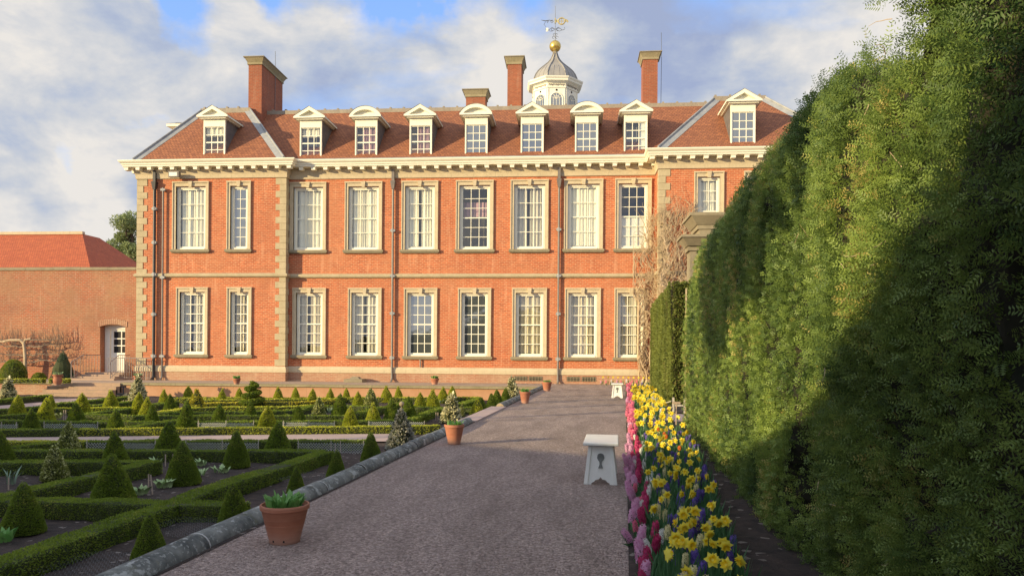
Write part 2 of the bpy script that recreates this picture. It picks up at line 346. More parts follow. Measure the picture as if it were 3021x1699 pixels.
petal('hy_pink', (0.58, 0.20, 0.42), (0.88, 0.58, 0.76))
petal('hy_crimson', (0.36, 0.01, 0.07), (0.76, 0.10, 0.28))
petal('hy_rose', (0.80, 0.12, 0.25), (0.85, 0.30, 0.42))
petal('hy_blue', (0.07, 0.04, 0.30), (0.30, 0.20, 0.66))
petal('hy_cream', (0.74, 0.66, 0.30), (0.82, 0.78, 0.50))
petal('hy_white', (0.72, 0.74, 0.70), (0.82, 0.82, 0.78))
petal('tulip_red', (0.60, 0.08, 0.02), (0.75, 0.30, 0.05))

def glass():
    m, t, b = newmat('glass')
    t.nodes.remove(b)
    g = t.nodes.new('ShaderNodeBsdfGlossy'); g.inputs['Roughness'].default_value = 0.03; g.inputs['Color'].default_value = (0.95, 0.97, 1, 1)
    bn = t.nodes.new('ShaderNodeBump'); bn.inputs['Distance'].default_value = 0.01; bn.inputs['Strength'].default_value = 0.6
    t.links.new(tnoise(t, coords(t), 1.6, 2), bn.inputs['Height']); t.links.new(bn.outputs[0], g.inputs['Normal'])
    tr = t.nodes.new('ShaderNodeBsdfTransparent'); tr.inputs['Color'].default_value = (0.9, 0.93, 0.92, 1)
    ms = t.nodes.new('ShaderNodeMixShader'); ms.inputs[0].default_value = 0.10
    t.links.new(tr.outputs[0], ms.inputs[1]); t.links.new(g.outputs[0], ms.inputs[2])
    t.links.new(ms.outputs[0], t.nodes['Material Output'].inputs[0])
    m2, t2, b2 = newmat('glass_dark')
    b2.inputs['Base Color'].default_value = (0.075, 0.085, 0.085, 1); b2.inputs['Roughness'].default_value = 0.06
    b2.inputs['Specular IOR Level'].default_value = 1.0; b2.inputs['IOR'].default_value = 2.1
    bump(t2, b2, tnoise(t2, coords(t2), 1.6, 2), 0.01, 0.5)
glass()

# ------------------------------------------------------------------ mesh helpers
def uv_project(me):
    uv = me.uv_layers.new(name='UVMap')
    n = len(me.loops); 
    if n == 0: return
    vi = np.empty(n, np.int32); me.loops.foreach_get('vertex_index', vi)
    co = np.empty(len(me.vertices) * 3); me.vertices.foreach_get('co', co); co = co.reshape(-1, 3)
    pn = np.empty(len(me.polygons) * 3); me.polygons.foreach_get('normal', pn); pn = pn.reshape(-1, 3)
    ls = np.empty(len(me.polygons), np.int32); me.polygons.foreach_get('loop_total', ls)
    N_ = np.repeat(pn, ls, axis=0); P = co[vi]
    T = np.stack([-N_[:, 1], N_[:, 0], np.zeros(n)], 1); flat = np.linalg.norm(T, axis=1) < 1e-3
    T[flat] = (1, 0, 0); T = nrm(T)
    T[(T[:, 0] < -1e-6) | ((np.abs(T[:, 0]) < 1e-6) & (T[:, 1] < 0))] *= -1
    B = nrm(np.cross(N_, T)); B[(B[:, 2] < 0)] *= -1
    u = np.stack([(P * T).sum(1), (P * B).sum(1)], 1).astype(np.float32)
    uv.data.foreach_set('uv', u.ravel())
def tag(o, label=None, cat=None, group=None, kind=None):
    if label: o['label'] = label
    if cat: o['category'] = cat
    if group: o['group'] = group
    if kind: o['kind'] = kind
    return o
def thing(name, label, cat, loc=(0, 0, 0), group=None, rz=0):
    o = bpy.data.objects.new(name, None); COL.objects.link(o); o.location = loc; o.rotation_euler = (0, 0, rz)
    o.empty_display_size = 0.1
    return tag(o, label, cat, group)
class MB:
    def __init__(s): s.v = []; s.f = []; s.m = []; s.cur = 0; s.mats = []
    def mat(s, name):
        if name not in s.mats: s.mats.append(name)
        s.cur = s.mats.index(name); return s
    def add(s, vs, fs):
        b = len(s.v); s.v += [tuple(v) for v in vs]
        for f in fs: s.f.append([i + b for i in f]); s.m.append(s.cur)
        return s
    def quad(s, *p): return s.add(p, [list(range(len(p)))])
    def box(s, x0, x1, y0, y1, z0, z1):
        v = [(x0, y0, z0), (x1, y0, z0), (x1, y1, z0), (x0, y1, z0), (x0, y0, z1), (x1, y0, z1), (x1, y1, z1), (x0, y1, z1)]
        return s.add(v, [[0, 3, 2, 1], [4, 5, 6, 7], [0, 1, 5, 4], [1, 2, 6, 5], [2, 3, 7, 6], [3, 0, 4, 7]])
    def taper(s, x0, x1, y0, y1, z0, z1, e):
        v = [(x0, y0, z0), (x1, y0, z0), (x1, y1, z0), (x0, y1, z0), (x0 - e, y0 - e, z1), (x1 + e, y0 - e, z1), (x1 + e, y1 + e, z1), (x0 - e, y1 + e, z1)]
        return s.add(v, [[0, 3, 2, 1], [4, 5, 6, 7], [0, 1, 5, 4], [1, 2, 6, 5], [2, 3, 7, 6], [3, 0, 4, 7]])
    def prism(s, poly, y0, y1):   # poly in (x,z), extruded along y
        n = len(poly)
        v = [(x, y0, z) for x, z in poly] + [(x, y1, z) for x, z in poly]
        return s.add(v, [list(range(n)), list(range(2 * n - 1, n - 1, -1))] + [[i, i + n, (i + 1) % n + n, (i + 1) % n] for i in range(n)])
    def lathe(s, prof, seg=24, c=(0, 0, 0), ph=0.0, cap=True):
        v = []
        for r, z in prof:
            for k in range(seg):
                a = 2 * math.pi * k / seg + ph; v.append((c[0] + r * math.cos(a), c[1] + r * math.sin(a), c[2] + z))
        f = []
        for i in range(len(prof) - 1):
            for k in range(seg): k2 = (k + 1) % seg; f.append([i * seg + k, i * seg + k2, (i + 1) * seg + k2, (i + 1) * seg + k])
        if cap: f += [list(range(seg - 1, -1, -1)), list(range((len(prof) - 1) * seg, len(prof) * seg))]
        return s.add(v, f)
    def tube(s, pts, r, seg=6):
        pts = [Vector(p) for p in pts]; n = len(pts); rr = r if isinstance(r, (list, tuple)) else [r] * n
        v = []; up0 = Vector((0, 0, 1))
        for i, p in enumerate(pts):
            d = (pts[min(i + 1, n - 1)] - pts[max(i - 1, 0)])
            d = d.normalized() if d.length > 1e-9 else up0
            a = d.cross(Vector((0.3, 0.9, 0.31)) if abs(d.z) > 0.9 else up0).normalized(); b_ = d.cross(a)
            for k in range(seg):
                t = 2 * math.pi * k / seg; v.append(p + (a * math.cos(t) + b_ * math.sin(t)) * rr[i])
        f = []
        for i in range(n - 1):
            for k in range(seg): k2 = (k + 1) % seg; f.append([i * seg + k, i * seg + k2, (i + 1) * seg + k2, (i + 1) * seg + k])
        f += [list(range(seg - 1, -1, -1)), list(range((n - 1) * seg, n * seg))]
        return s.add(v, f)
    def build(s, name, mat=None, parent=None, smooth=False, bevel=0.0):
        me = bpy.data.meshes.new(name); me.from_pydata(s.v, [], s.f)
        for m in (s.mats or [mat]): me.materials.append(MATS[m])
        if s.mats: me.polygons.foreach_set('material_index', np.array(s.m, np.int32))
        if smooth: me.polygons.foreach_set('use_smooth', np.ones(len(s.f), bool))
        me.update(); uv_project(me)
        o = bpy.data.objects.new(name, me); COL.objects.link(o)
        if parent: o.parent = parent
        if smooth:
            md = o.modifiers.new('e', 'EDGE_SPLIT'); md.split_angle = rad(40)
        if bevel:
            md = o.modifiers.new('b', 'BEVEL'); md.width = bevel; md.segments = 2; md.limit_method = 'ANGLE'
        return o
def np_mesh(name, chunks, mats, parent=None, link=True):
    """chunks: list of (V (n,3), Q (m,4), matindex, rnd per vertex)"""
    V = np.concatenate([c[0] for c in chunks]); offs = np.cumsum([0] + [len(c[0]) for c in chunks[:-1]])
    Q = np.concatenate([c[1] + o for c, o in zip(chunks, offs)])
    mi = np.concatenate([np.full(len(c[1]), c[2], np.int32) for c in chunks])
    R = np.concatenate([c[3] if c[3] is not None else np.zeros(len(c[0])) for c in chunks]).astype(np.float32)
    me = bpy.data.meshes.new(name)
    me.vertices.add(len(V)); me.vertices.foreach_set('co', V.astype(np.float32).ravel())
    me.loops.add(len(Q) * 4); me.loops.foreach_set('vertex_index', Q.astype(np.int32).ravel())
    me.polygons.add(len(Q)); me.polygons.foreach_set('loop_start', (np.arange(len(Q)) * 4).astype(np.int32))
    me.update(calc_edges=True)
    me.polygons.foreach_set('material_index', mi)
    a = me.attributes.new('rnd', 'FLOAT', 'POINT'); a.data.foreach_set('value', R)
    for m in mats: me.materials.append(MATS[m])
    me.update()
    if not link: return me
    o = bpy.data.objects.new(name, me); COL.objects.link(o)
    if parent: o.parent = parent
    return o
def leaves(P, Nn, length, width, spread=0.8, mi=0, jitter=0.4, rnd=None, up=None):
    n = len(P); d = Nn + rs.normal(0, spread, (n, 3))
    if up is not None: d = d + np.array(up)
    d = nrm(d); s = nrm(np.cross(d, rs.normal(0, 1, (n, 3))))
    ln = (length * (1 + jitter * rs.uniform(-1, 1, n)))[:, None]; w = ln * width / length
    V = np.stack([P, P + d * ln * 0.5 + s * w * 0.5, P + d * ln, P + d * ln * 0.5 - s * w * 0.5], 1).reshape(-1, 3)
    Q = np.arange(4 * n).reshape(n, 4)
    r = rs.uniform(0, 1, n) if rnd is None else rnd
    return (V, Q, mi, np.repeat(r, 4))
def sprigs(P, Nn, length, needle, nw, pairs, mi=0, spread=0.5, up=(0, 0, .25), rnd=None):
    n = len(P); d = nrm(Nn + rs.normal(0, spread, (n, 3)) + np.array(up)); s = nrm(np.cross(d, Nn + rs.normal(0, .35, (n, 3)))); 
    ln = length * rs.uniform(.6, 1.25, n)[:, None]
    out = []
    for k in range(pairs):
        t = (k + .4) / pairs; b0 = P + d * ln * t
        nl = needle * (1 - .45 * t)
        for sg in (1, -1):
            nd_ = nrm(d * .55 + s * sg + rs.normal(0, .12, (n, 3)))
            tip = b0 + nd_ * nl; mid = b0 + nd_ * nl * .5; w = d * nw * .5
            out.append(np.stack([b0, mid + w, tip, mid - w], 1))
    V = np.stack(out, 1).reshape(-1, 3); Q = np.arange(len(V)).reshape(-1, 4)
    r = rs.uniform(0, 1, n) if rnd is None else rnd
    return (V, Q, mi, np.repeat(r, 4 * len(out)))
def grid_chunk(V, nu, nv, mi=0, wrap=False):
    V = V.reshape(nu * nv, 3); q = []
    i, j = np.meshgrid(np.arange(nu - 1), np.arange(nv - 1), indexing='ij')
    a = (i * nv + j).ravel(); Q = np.stack([a, a + nv, a + nv + 1, a + 1], 1)
    return (V, Q, mi, None)
def copy_tree(o, parent=None):
    c = o.copy(); COL.objects.link(c); c.parent = parent
    for ch in o.children: copy_tree(ch, c)
    return c

# ================================================================== SETTING
def kerbx(Y): return -2.75 + (Y - 5.0) * 0.0583       # path-side foot of the kerb
def bedx(Y): return 0.40 + (Y - 5.0) * 0.069          # left edge of the flower bed
GZ = -0.6
mb = MB(); mb.quad((-900, -900, -0.75), (900, -900, -0.75), (900, 1800, -0.75), (-900, 1800, -0.75))
tag(mb.build('ground', 'ground_mat'), kind='structure')
# sunken parterre soil, slightly uneven
def soil_sheet(name, x0, x1, y0, y1, z, amp, n, m, clipf=None):
    xs = np.linspace(0, 1, n); ys = np.linspace(y0, y1, m)
    G = np.zeros((m, n, 3))
    for j, y in enumerate(ys):
        a, b_ = (x0(y) if callable(x0) else x0), (x1(y) if callable(x1) else x1)
        G[j, :, 0] = a + (b_ - a) * xs; G[j, :, 1] = y
    P = G.reshape(-1, 3); G[:, :, 2] = (z + amp * (fbm(np.c_[P[:, :2] * 3.0, np.zeros(len(P))], 4) - .5)).reshape(m, n)
    ch = grid_chunk(G, m, n); ch = (ch[0], ch[1][:, ::-1], 0, None)
    o = np_mesh(name, [ch], ['soil']); o.data.polygons.foreach_set('use_smooth', np.ones(len(o.data.polygons), bool))
    return tag(o, kind='structure')
soil_sheet('garden_soil', -40, lambda y: kerbx(y) - 0.12, -6, 33.5, GZ, 0.07, 260, 260)
# upper terrace and gravel walk as solid blocks
mb = MB(); mb.box(-70, -25.3, 32.8, 70, -0.7, -0.004); mb.box(-25.3, 60, 32.8, 70, -0.7, -0.002)
tag(mb.build('terrace', 'paving'), kind='structure')
mb = MB(); ys = np.linspace(-8, 34.8, 12)
for a, b_ in zip(ys[:-1], ys[1:]):
    mb.quad((kerbx(a) - .2, a, 0.004), (bedx(a) + .1, a, 0.004), (bedx(b_) + .1, b_, 0.004), (kerbx(b_) - .2, b_, 0.004))
mb.quad((kerbx(-8) - .2, -8, 0.004), (kerbx(34.8) - .2, 34.8, 0.004), (kerbx(34.8) - .2, 34.8, -.7), (kerbx(-8) - .2, -8, -.7))
mb.quad((kerbx(30) - .2, 34.8, 0.004), (bedx(34.8)+.1, 34.8, 0.004), (3.6, 36.2, 0.004), (-3.6, 36.2, .004))
tag(mb.build('gravel_path', 'gravel'), kind='structure')
mb = MB()
mb.quad((bedx(-8), -8, -.02), (9, -8, -.02), (12, 34.8, -.02), (bedx(34.8), 34.8, -.02)); tag(mb.build('subsoil', 'soil'), kind='structure')
soil_sheet('border_soil', lambda y: bedx(y) - .02, lambda y: 2.9 + (y - 5) * .05, -2, 16.5, 0.03, 0.09, 70, 260)
soil_sheet('far_border_soil', lambda y: bedx(y) - .02, lambda y: 3.3 + (y - 18) * .0, 18.8, 34.6, 0.03, 0.06, 30, 160)
mb = MB(); mb.quad((bedx(16.4) + .55, 16.4, 0.012), (9, 16.4, 0.012), (9, 18.9, 0.012), (bedx(18.9) + .55, 18.9, 0.012))
tag(mb.build('side_path', 'path_pink'), kind='structure')
# cross paths in the parterre
def strip(pts_near, pts_far, name):
    mb = MB(); a = [on_z(*p, GZ + .045) for p in pts_near]; b_ = [on_z(*p, GZ + .045) for p in pts_far]
    for i in range(len(a) - 1): mb.quad(a[i], a[i + 1], b_[i + 1], b_[i])
    return tag(mb.build(name, 'path_pink'), kind='structure')
strip([(-400, 1306), (200, 1304), (700, 1303), (1180, 1301)], [(-400, 1286), (200, 1284), (700, 1281), (1180, 1279)], 'cross_path')
strip([(-400, 1250), (0, 1212), (150, 1200)], [(-400, 1236), (0, 1196), (150, 1184)], 'cross_path')
strip([(160, 1192), (420, 1183)], [(160, 1176), (420, 1172)], 'cross_path')

# ================================================================== THE MANSION
H = thing('brick_mansion', 'long two storey red brick mansion with stone dressings, dormers and clock cupola behind the garden', 'mansion', (-5, 36.5, 0))
H['label'] = 'long red brick mansion with stone quoins, dormers and a domed cupola'
HO = Vector((-5, 36.5, 0))
def fin(o):      # shape was written in world metres: shift it under the house origin
    o.location = -HO if o.parent == H else (0, 0, 0); return o
YR, YL, YP = 36.5, 36.05, 35.3
XL0, XL1, XR1, XE = -22.0, -14.28, 3.95, 14.0
ZT = 10.9
def wall(mb, x0, x1, z0, z1, Y, holes, depth=0.22):
    xs = sorted({x0, x1, *[h[0] for h in holes], *[h[1] for h in holes]}); zs = sorted({z0, z1, *[h[2] for h in holes], *[h[3] for h in holes]})
    for a, b_ in zip(xs[:-1], xs[1:]):
        for c, d in zip(zs[:-1], zs[1:]):
            mx, mz = (a + b_) / 2, (c + d) / 2
            if any(h[0] < mx < h[1] and h[2] < mz < h[3] for h in holes): continue
            mb.quad((a, Y, c), (b_, Y, c), (b_, Y, d), (a, Y, d))
    for h in holes:
        a, b_, c, d = h; y2 = Y + depth
        mb.quad((a, Y, c), (a, Y, d), (a, y2, d), (a, y2, c)); mb.quad((b_, Y, c), (b_, y2, c), (b_, y2, d), (b_, Y, d))
        mb.quad((a, Y, c), (a, y2, c), (b_, y2, c), (b_, Y, c)); mb.quad((a, Y, d), (b_, Y, d), (b_, y2, d), (a, y2, d))
def xspan(p0, p1, py, Y): return on_y(p0, py, Y).x, on_y(p1, py, Y).x
UZ0, UZ1, LZ0, LZ1 = 6.44, 9.97, 1.18, 4.67
WIN = []   # (x0,x1,z0,z1,Y,cols,rows,kind,label)
def addwin(p0, p1, up, Y, cols, rows, kind, lab):
    py = 640 if up else 950; a, b_ = xspan(p0, p1, py, Y)
    z0, z1 = (UZ0, UZ1) if up else (LZ0, LZ1)
    WIN.append((a, b_, z0, z1, Y, cols, rows, kind, lab))
addwin(510, 617, 1, YL, 3, 4, 'curtain', 0); addwin(670, 741, 1, YL, 2, 6, 'dark', 'narrow upper window with dark panes')
addwin(521, 614, 0, YL, 3, 6, 'tan', 0); addwin(670, 743, 0, YL, 2, 6, 'tan', 'narrow lower window with drawn curtain')
for (a, b_), k, r in zip(((856, 963), (1018, 1128), (1185, 1293), (1345, 1456), (1506, 1618), (1664, 1779), (1814, 1922)), ('half', 'curtain', 'curtain', 'darkpink', 'curtain', 'curtain', 'shutter'), (4, 4, 4, 6, 4, 4, 6)):
    addwin(a, b_, 1, YR, 3, r, k, 'upper window with white shutter behind its lower half' if k == 'shutter' else ('upper window with dark panes' if k == 'darkpink' else 0))
for (a, b_), k in zip(((864, 962), (1027, 1126), (1192, 1290), (1351, 1449), (1511, 1613), (1666, 1772), (1812, 1910)), ('tan', 'tan', 'dark', 'dark', 'tan', 'tan', 'tan')):
    addwin(a, b_, 0, YR, 3, 6, k, 'lower window with dark panes' if k == 'dark' else 0)
addwin(2047, 2135, 1, YP, 2, 6, 'tan', 'narrow upper window partly behind the hedge'); addwin(2194, 2300, 1, YP, 3, 6, 'tan', 0)
AW = 0.17
def opening(w): return (w[0] + AW, w[1] - AW, w[2] + 0.12, w[3] - 0.24)
mb = MB(); wall(mb, XL0, XL1, -.05, 10.5, YL, [opening(w) for w in WIN if w[4] == YL])
mb.quad((XL1, YL, -.05), (XL1, YR, -.05), (XL1, YR, 10.5), (XL1, YL, 10.5)); mb.quad((XL0, YL, -.05), (XL0, YL, 10.5), (XL0, 50, 10.5), (XL0, 50, -.05))
fin(mb.build('wall', 'brick', H))
mb = MB(); wall(mb, XL1, XR1, -.05, 10.5, YR, [opening(w) for w in WIN if w[4] == YR]); fin(mb.build('wall', 'brick', H))
mb = MB(); wall(mb, XR1, XE, -.05, 10.5, YP, [opening(w) for w in WIN if w[4] == YP])
mb.quad((XR1, YR, -.05), (XR1, YP, -.05), (XR1, YP, 10.5), (XR1, YR, 10.5)); mb.quad((XE, YP, -.05), (XE, 50, -.05), (XE, 50, 10.5), (XE, YP, 10.5))
mb.quad((XE, 50, -.05), (XL0, 50, -.05), (XL0, 50, 10.5), (XE, 50, 10.5))
fin(mb.build('wall', 'brick', H))
PATHL = [(XL0, 50), (XL0, YL), (XL1, YL), (XL1, YR), (XR1, YR), (XR1, YP), (XE, YP)]
def sweep(mb, prof, path=PATHL):
    P = [Vector((p[0], p[1])) for p in path]; n = len(P); offs = []
    for i in range(n):
        ds = []
        if i > 0: ds.append((P[i] - P[i - 1]).normalized())
        if i < n - 1: ds.append((P[i + 1] - P[i]).normalized())
        ns = [Vector((d.y, -d.x)) for d in ds]   # outward side
        if len(ns) == 2:
            m = (ns[0] + ns[1]).normalized(); offs.append(m / max(0.3, m.dot(ns[0])))
        else: offs.append(ns[0])
    k = len(prof); v = []
    for i in range(n):
        for o_, z in prof: q = P[i] + offs[i] * o_; v.append((q.x, q.y, z))
    f = [[i * k + j, (i + 1) * k + j, (i + 1) * k + j + 1, i * k + j + 1] for i in range(n - 1) for j in range(k - 1)]
    mb.add(v, f); return mb
# cornice: cream box cornice with modillion blocks
c = MB().mat('cream_paint')
sweep(c, [(0.002, 10.64), (0.50, 10.64), (0.51, 10.70), (0.55, 10.73), (0.56, 10.79), (0.62, 10.84), (0.66, 10.90), (0.66, 10.94), (0.10, 10.96)])
def mods(x0, x1, Y):
    n = max(1, int(round((x1 - x0) / 0.615)))
    for i in range(n + 1):
        x = x0 + (x1 - x0) * i / n
        c.box(x - .10, x + .10, Y - .44, Y - .145, 10.49, 10.638)
        c.box(x - .125, x + .125, Y - .46, Y - .145, 10.60, 10.6375)
mods(XL0 - .35, XL1 + .3, YL); mods(XL1 + .75, XR1 - .15, YR); mods(XR1 - .35, XE, YP)
for yy in np.arange(YL + .3, 48, .615): c.box(XL0 - .44, XL0 - .14, yy - .1, yy + .1, 10.49, 10.638)
fin(c.build('cornice', None, H))
s = MB(); sweep(s, [(0.003, 9.98 + .12), (0.07, 10.12), (0.08, 10.30), (0.11, 10.40), (0.14, 10.50), (0.14, 10.636)]); fin(s.build('frieze', 'stone', H))
s = MB(); sweep(s, [(0.003, 5.14), (0.05, 5.17), (0.11, 5.20), (0.13, 5.27), (0.11, 5.33), (0.003, 5.38)]); fin(s.build('string_course', 'quoin', H))
s = MB().mat('stone'); sweep(s, [(0.003, 0.74), (0.05, 0.70), (0.08, 0.60), (0.08, 0.44), (0.055, 0.42)]); s.mat('brick_plinth'); sweep(s, [(0.05, .425), (0.05, -.06)])
fin(s.build('plinth', None, H))
def quoins(xc, Y, side, both=True, z0=0.76, z1=10.10):
    q = MB(); n = 29; h = (z1 - z0) / n
    for i in range(n):
        z = z0 + i * h; w = .52 if i % 2 == 0 else .31; w2 = .31 if i % 2 == 0 else .5
        a, b_ = (xc, xc + w) if side > 0 else (xc - w, xc)
        e = .025
        if side > 0: a -= e
        else: b_ += e
        q.box(a, b_, Y - e, Y + min(w2, .43 if both else w2), z + .006, z + h - .006)
    return q
fin(quoins(XL0, YL, 1).build('quoins', 'quoin', H)); fin(quoins(XL1, YL, -1).build('quoins', 'quoin', H)); fin(quoins(XR1, YP, 1).build('quoins', 'quoin', H))

def curtain_mesh(mb, x0, x1, z0, z1, Y, amp=0.04, wl=0.12, ph=0):
    n = max(8, int((x1 - x0) / wl * 8)); xs = np.linspace(x0, x1, n)
    ys = Y + amp * np.sin((xs + ph) * 2 * math.pi / wl + 1.3 * np.sin(xs * 9 + ph))
    v = [(x, y, z0) for x, y in zip(xs, ys)] + [(x + .01 * math.sin(i), y * 1.0 + .01, z1) for i, (x, y) in enumerate(zip(xs, ys))]
    mb.add(v, [[i, i + 1, n + i + 1, n + i] for i in range(n - 1)])
def sash(parent, x0, x1, z0, z1, Y, cols, rows, frame=.085, stile=.05, bar=.026, mat='cream_paint', meet=True):
    f = MB()
    f.box(x0, x0 + frame, Y, Y + .10, z0, z1); f.box(x1 - frame, x1, Y, Y + .10, z0, z1)
    f.box(x0 + frame, x1 - frame, Y + .002, Y + .10, z1 - frame, z1); f.box(x0 + frame, x1 - frame, Y - .02, Y + .10, z0, z0 + frame * .8)
    a, b_, c_, d = x0 + frame, x1 - frame, z0 + frame * .8, z1 - frame; Y2 = Y + .045
    f.box(a, a + stile, Y2, Y2 + .04, c_, d); f.box(b_ - stile, b_, Y2, Y2 + .04, c_, d)
    f.box(a + stile, b_ - stile, Y2 + .001, Y2 + .04, d - stile, d); f.box(a + stile, b_ - stile, Y2 + .001, Y2 + .04, c_, c_ + stile * 1.4)
    ga, gb, gc, gd = a + stile, b_ - stile, c_ + stile * 1.4, d - stile
    for i in range(1, cols): x = ga + (gb - ga) * i / cols; f.box(x - bar / 2, x + bar / 2, Y2 + .004, Y2 + .035, gc, gd)
    for j in range(1, rows):
        z = gc + (gd - gc) * j / rows; e = bar * .5 if (not meet or j != rows // 2) else bar * .9
        f.box(ga, gb, Y2 + .002, Y2 + .037, z - e, z + e)
    fin(f.build('sash_frame', mat, parent))
    return ga, gb, gc, gd, Y2 + .02
for (x0, x1, z0, z1, Y, cols, rows, kind, lab) in WIN:
    up = z0 > 5; m = MB(); P = .07
    zt = z1; sill = .12
    # architrave: inner band and raised outer fillet, butted at the head
    for a, b_ in ((x0, x0 + AW), (x1 - AW, x1)):
        m.box(a, b_, Y - .05, Y + .16, z0 + sill, zt - .24 + .002)
    m.box(x0, x1, Y - .05, Y + .16, zt - .24 + .002, zt - .07)
    m.box(x0 - .0, x0 + .05, Y - .09, Y - .05, z0 + sill, zt - .07); m.box(x1 - .05, x1, Y - .09, Y - .05, z0 + sill, zt - .07)
    m.box(x0 - .01, x1 + .01, Y - .10, Y - .0, zt - .07, zt)
    xc = (x0 + x1) / 2
    m.prism([(xc - .07, zt - .30), (xc + .07, zt - .30), (xc + .11, zt + .0), (xc - .11, zt + .0)], Y - .135, Y - .101)
    m.prism([(xc - .07, zt - .30), (xc + .07, zt - .30), (xc + .1, zt - .071), (xc - .1, zt - .071)], Y - .101, Y - .051)
    o = fin(m.build('window', 'stone', H))
    if lab: o['label'] = lab
    sl = MB(); sl.box(x0 - .07, x1 + .07, Y - .15, Y + .16, z0, z0 + sill - .002); sl.box(x0 - .03, x1 + .03, Y - .10, Y - .001, z0 - .05, z0 - .001); fin(sl.build('sill', 'stone_dark', o))
    ox0, ox1, oz0, oz1 = x0 + AW, x1 - AW, z0 + sill, zt - .24
    g = sash(o, ox0, ox1, oz0, oz1, Y + .09, cols, rows, frame=.10 if up else .085, stile=.06, bar=.028 if up else .034)
    ga, gb, gc, gd, gy = g
    p = MB(); p.quad((ga, gy, gc), (gb, gy, gc), (gb, gy, gd), (ga, gy, gd)); fin(p.build('pane', 'glass_dark' if kind == 'dark' else 'glass', o))
    cm = MB(); ph = random.random() * 3
    if kind in ('curtain', 'tan', 'half'):
        lo = gc if kind != 'half' else gc
        gapc = random.choice((0, 0, .05, .14)) if gb - ga > .7 else 0; xm = (ga + gb) / 2 + random.uniform(-.15, .15); yc = gy + random.uniform(.09, .15); wl_ = random.uniform(.13, .24)
        curtain_mesh(cm, ga, xm - gapc / 2, gc + random.uniform(0, .05), gd, yc, .03, wl_, ph); curtain_mesh(cm, xm + gapc / 2, gb, gc + random.uniform(0, .05), gd, yc + .02, .03, wl_, ph + .3)
        fin(cm.build('curtain', ('curtain_dull' if random.random() < .3 else 'curtain') if up else ('curtain_dull' if random.random() < .35 else 'curtain_tan'), o))
    elif kind == 'shutter':
        cm.box(ga, gb, gy + .06, gy + .09, gc, (gc + gd) / 2 + .05)
        fin(cm.build('shutter', 'white_paint', o))
    elif kind == 'darkpink':
        curtain_mesh(cm, ga, gb, (gc + gd) / 2 + .1, gd - .6, gy + .3, .035, .2, ph); fin(cm.build('curtain', 'curtain_pink', o))
    elif kind == 'dark' and not up:
        curtain_mesh(cm, gb - .3, gb, gc, gd, gy + .3, .03, .12, ph); fin(cm.build('curtain', 'curtain_tan', o))
# dim room behind the panes: floor slabs and a back partition
r = MB(); r.box(XL0 + .3, XE - .3, 38.8, 38.9, 0, 10.4); r.box(XL0 + .3, XE - .3, 37.0, 38.8, 5.2, 5.35); r.box(XL0 + .3, XE - .3, 37, 38.8, 10.3, 10.42)
fin(r.build('room_partition', 'stone_dark', H))
# cellar grilles
for (p0, p1) in ((1517, 1556), (1560, 1600), (1672, 1711), (1716, 1758)):
    a, b_ = xspan(p0, p1, 1120, YR); g = MB(); g.mat('dark_void').box(a, b_, YR - .056, YR - .052, .12, .36)
    g.mat('stone_dark')
    for k in range(9):
        x = a + (b_ - a) * (k + .5) / 9; g.prism([(x - .012, .12), (x + .012, .12), (x + .03, .36), (x + .006, .36)], YR - .075, YR - .06)
        g.prism([(x + .02, .12), (x + .035, .12), (x - .012, .36), (x - .03, .36)], YR - .078, YR - .0745)
    fin(g.build('cellar_grille', None, H))

# roofs
def slope(mb, *pts): mb.quad(*pts)
_a = on_y(600, 328, 38.4); _b = on_y(736, 328, 38.4); RA, RB, RZ = _a.x, _b.x, (_a.z + _b.z) / 2
RL = [(RA, 38.4, RZ), (RB, 38.4, RZ)]
ZE = 10.96
m = MB().mat('roof_tile')
m.quad((XL0 + .05, YL - .5 + .1, ZE), (XL1 + .0, YL - .4, ZE), RL[1], RL[0])
m.quad((XL0 + .05, YL - .4, ZE), RL[0], (RA, 47, RZ), (XL0 + .05, 50, ZE))
m.quad((XL1, YL - .4, ZE), (XL1, 47, ZE), (RB, 47, RZ), RL[1])
m.mat('lead').quad(RL[0], RL[1], (RB, 47, RZ), (RA, 47, RZ))
rL = fin(m.build('roof', None, H))
def leadstrip(parent, a, b_, w=.2, lift=.05, name='lead_hip', mat='lead', r=.05):
    a, b_ = Vector(a), Vector(b_); d = (b_ - a).normalized(); sd_ = d.cross(Vector((0, 0, 1))).normalized(); mm = MB()
    upv = sd_.cross(d).normalized() 
    if upv.z < 0: upv = -upv
    q = [a - sd_ * w - upv * (w * .62), a + upv * lift, a + sd_ * w - upv * (w * .62), b_ - sd_ * w - upv * (w * .62), b_ + upv * lift, b_ + sd_ * w - upv * (w * .62)]
    q = [p + upv * .03 for p in q]
    mm.add(q, [[0, 1, 4, 3], [1, 2, 5, 4]]); mm.tube([a + upv * (lift + .05), b_ + upv * (lift + .05)], r, 8)
    return fin(mm.build(name, mat, parent))
leadstrip(rL, (XL0 + .05, YL - .4, ZE), RL[0], .22); leadstrip(rL, (XL1, YL - .4, ZE), RL[1], .24)
m = MB(); m.box(RA - .1, RB + .1, 38.28, 38.5, RZ - .14, RZ + .12)
for x in np.arange(RA + .1, RB, .62): m.box(x - .05, x + .05, 38.3, 38.5, RZ + .12, RZ + .2)
fin(m.build('ridge', 'lead_brown', rL))
YM, ZM = 39.3, 14.43
m = MB().mat('roof_tile')
m.quad((-15.9, YR - .4, ZE), (5.2, YR - .4, ZE), (8.5, YM, ZM), (-17.5, YM, ZM))
m.mat('lead').quad((-17.0, YM, ZM), (8.5, YM, ZM), (8.5, 49, ZM + .05), (-17.0, 49, ZM + .05))
rM = fin(m.build('roof', None, H))
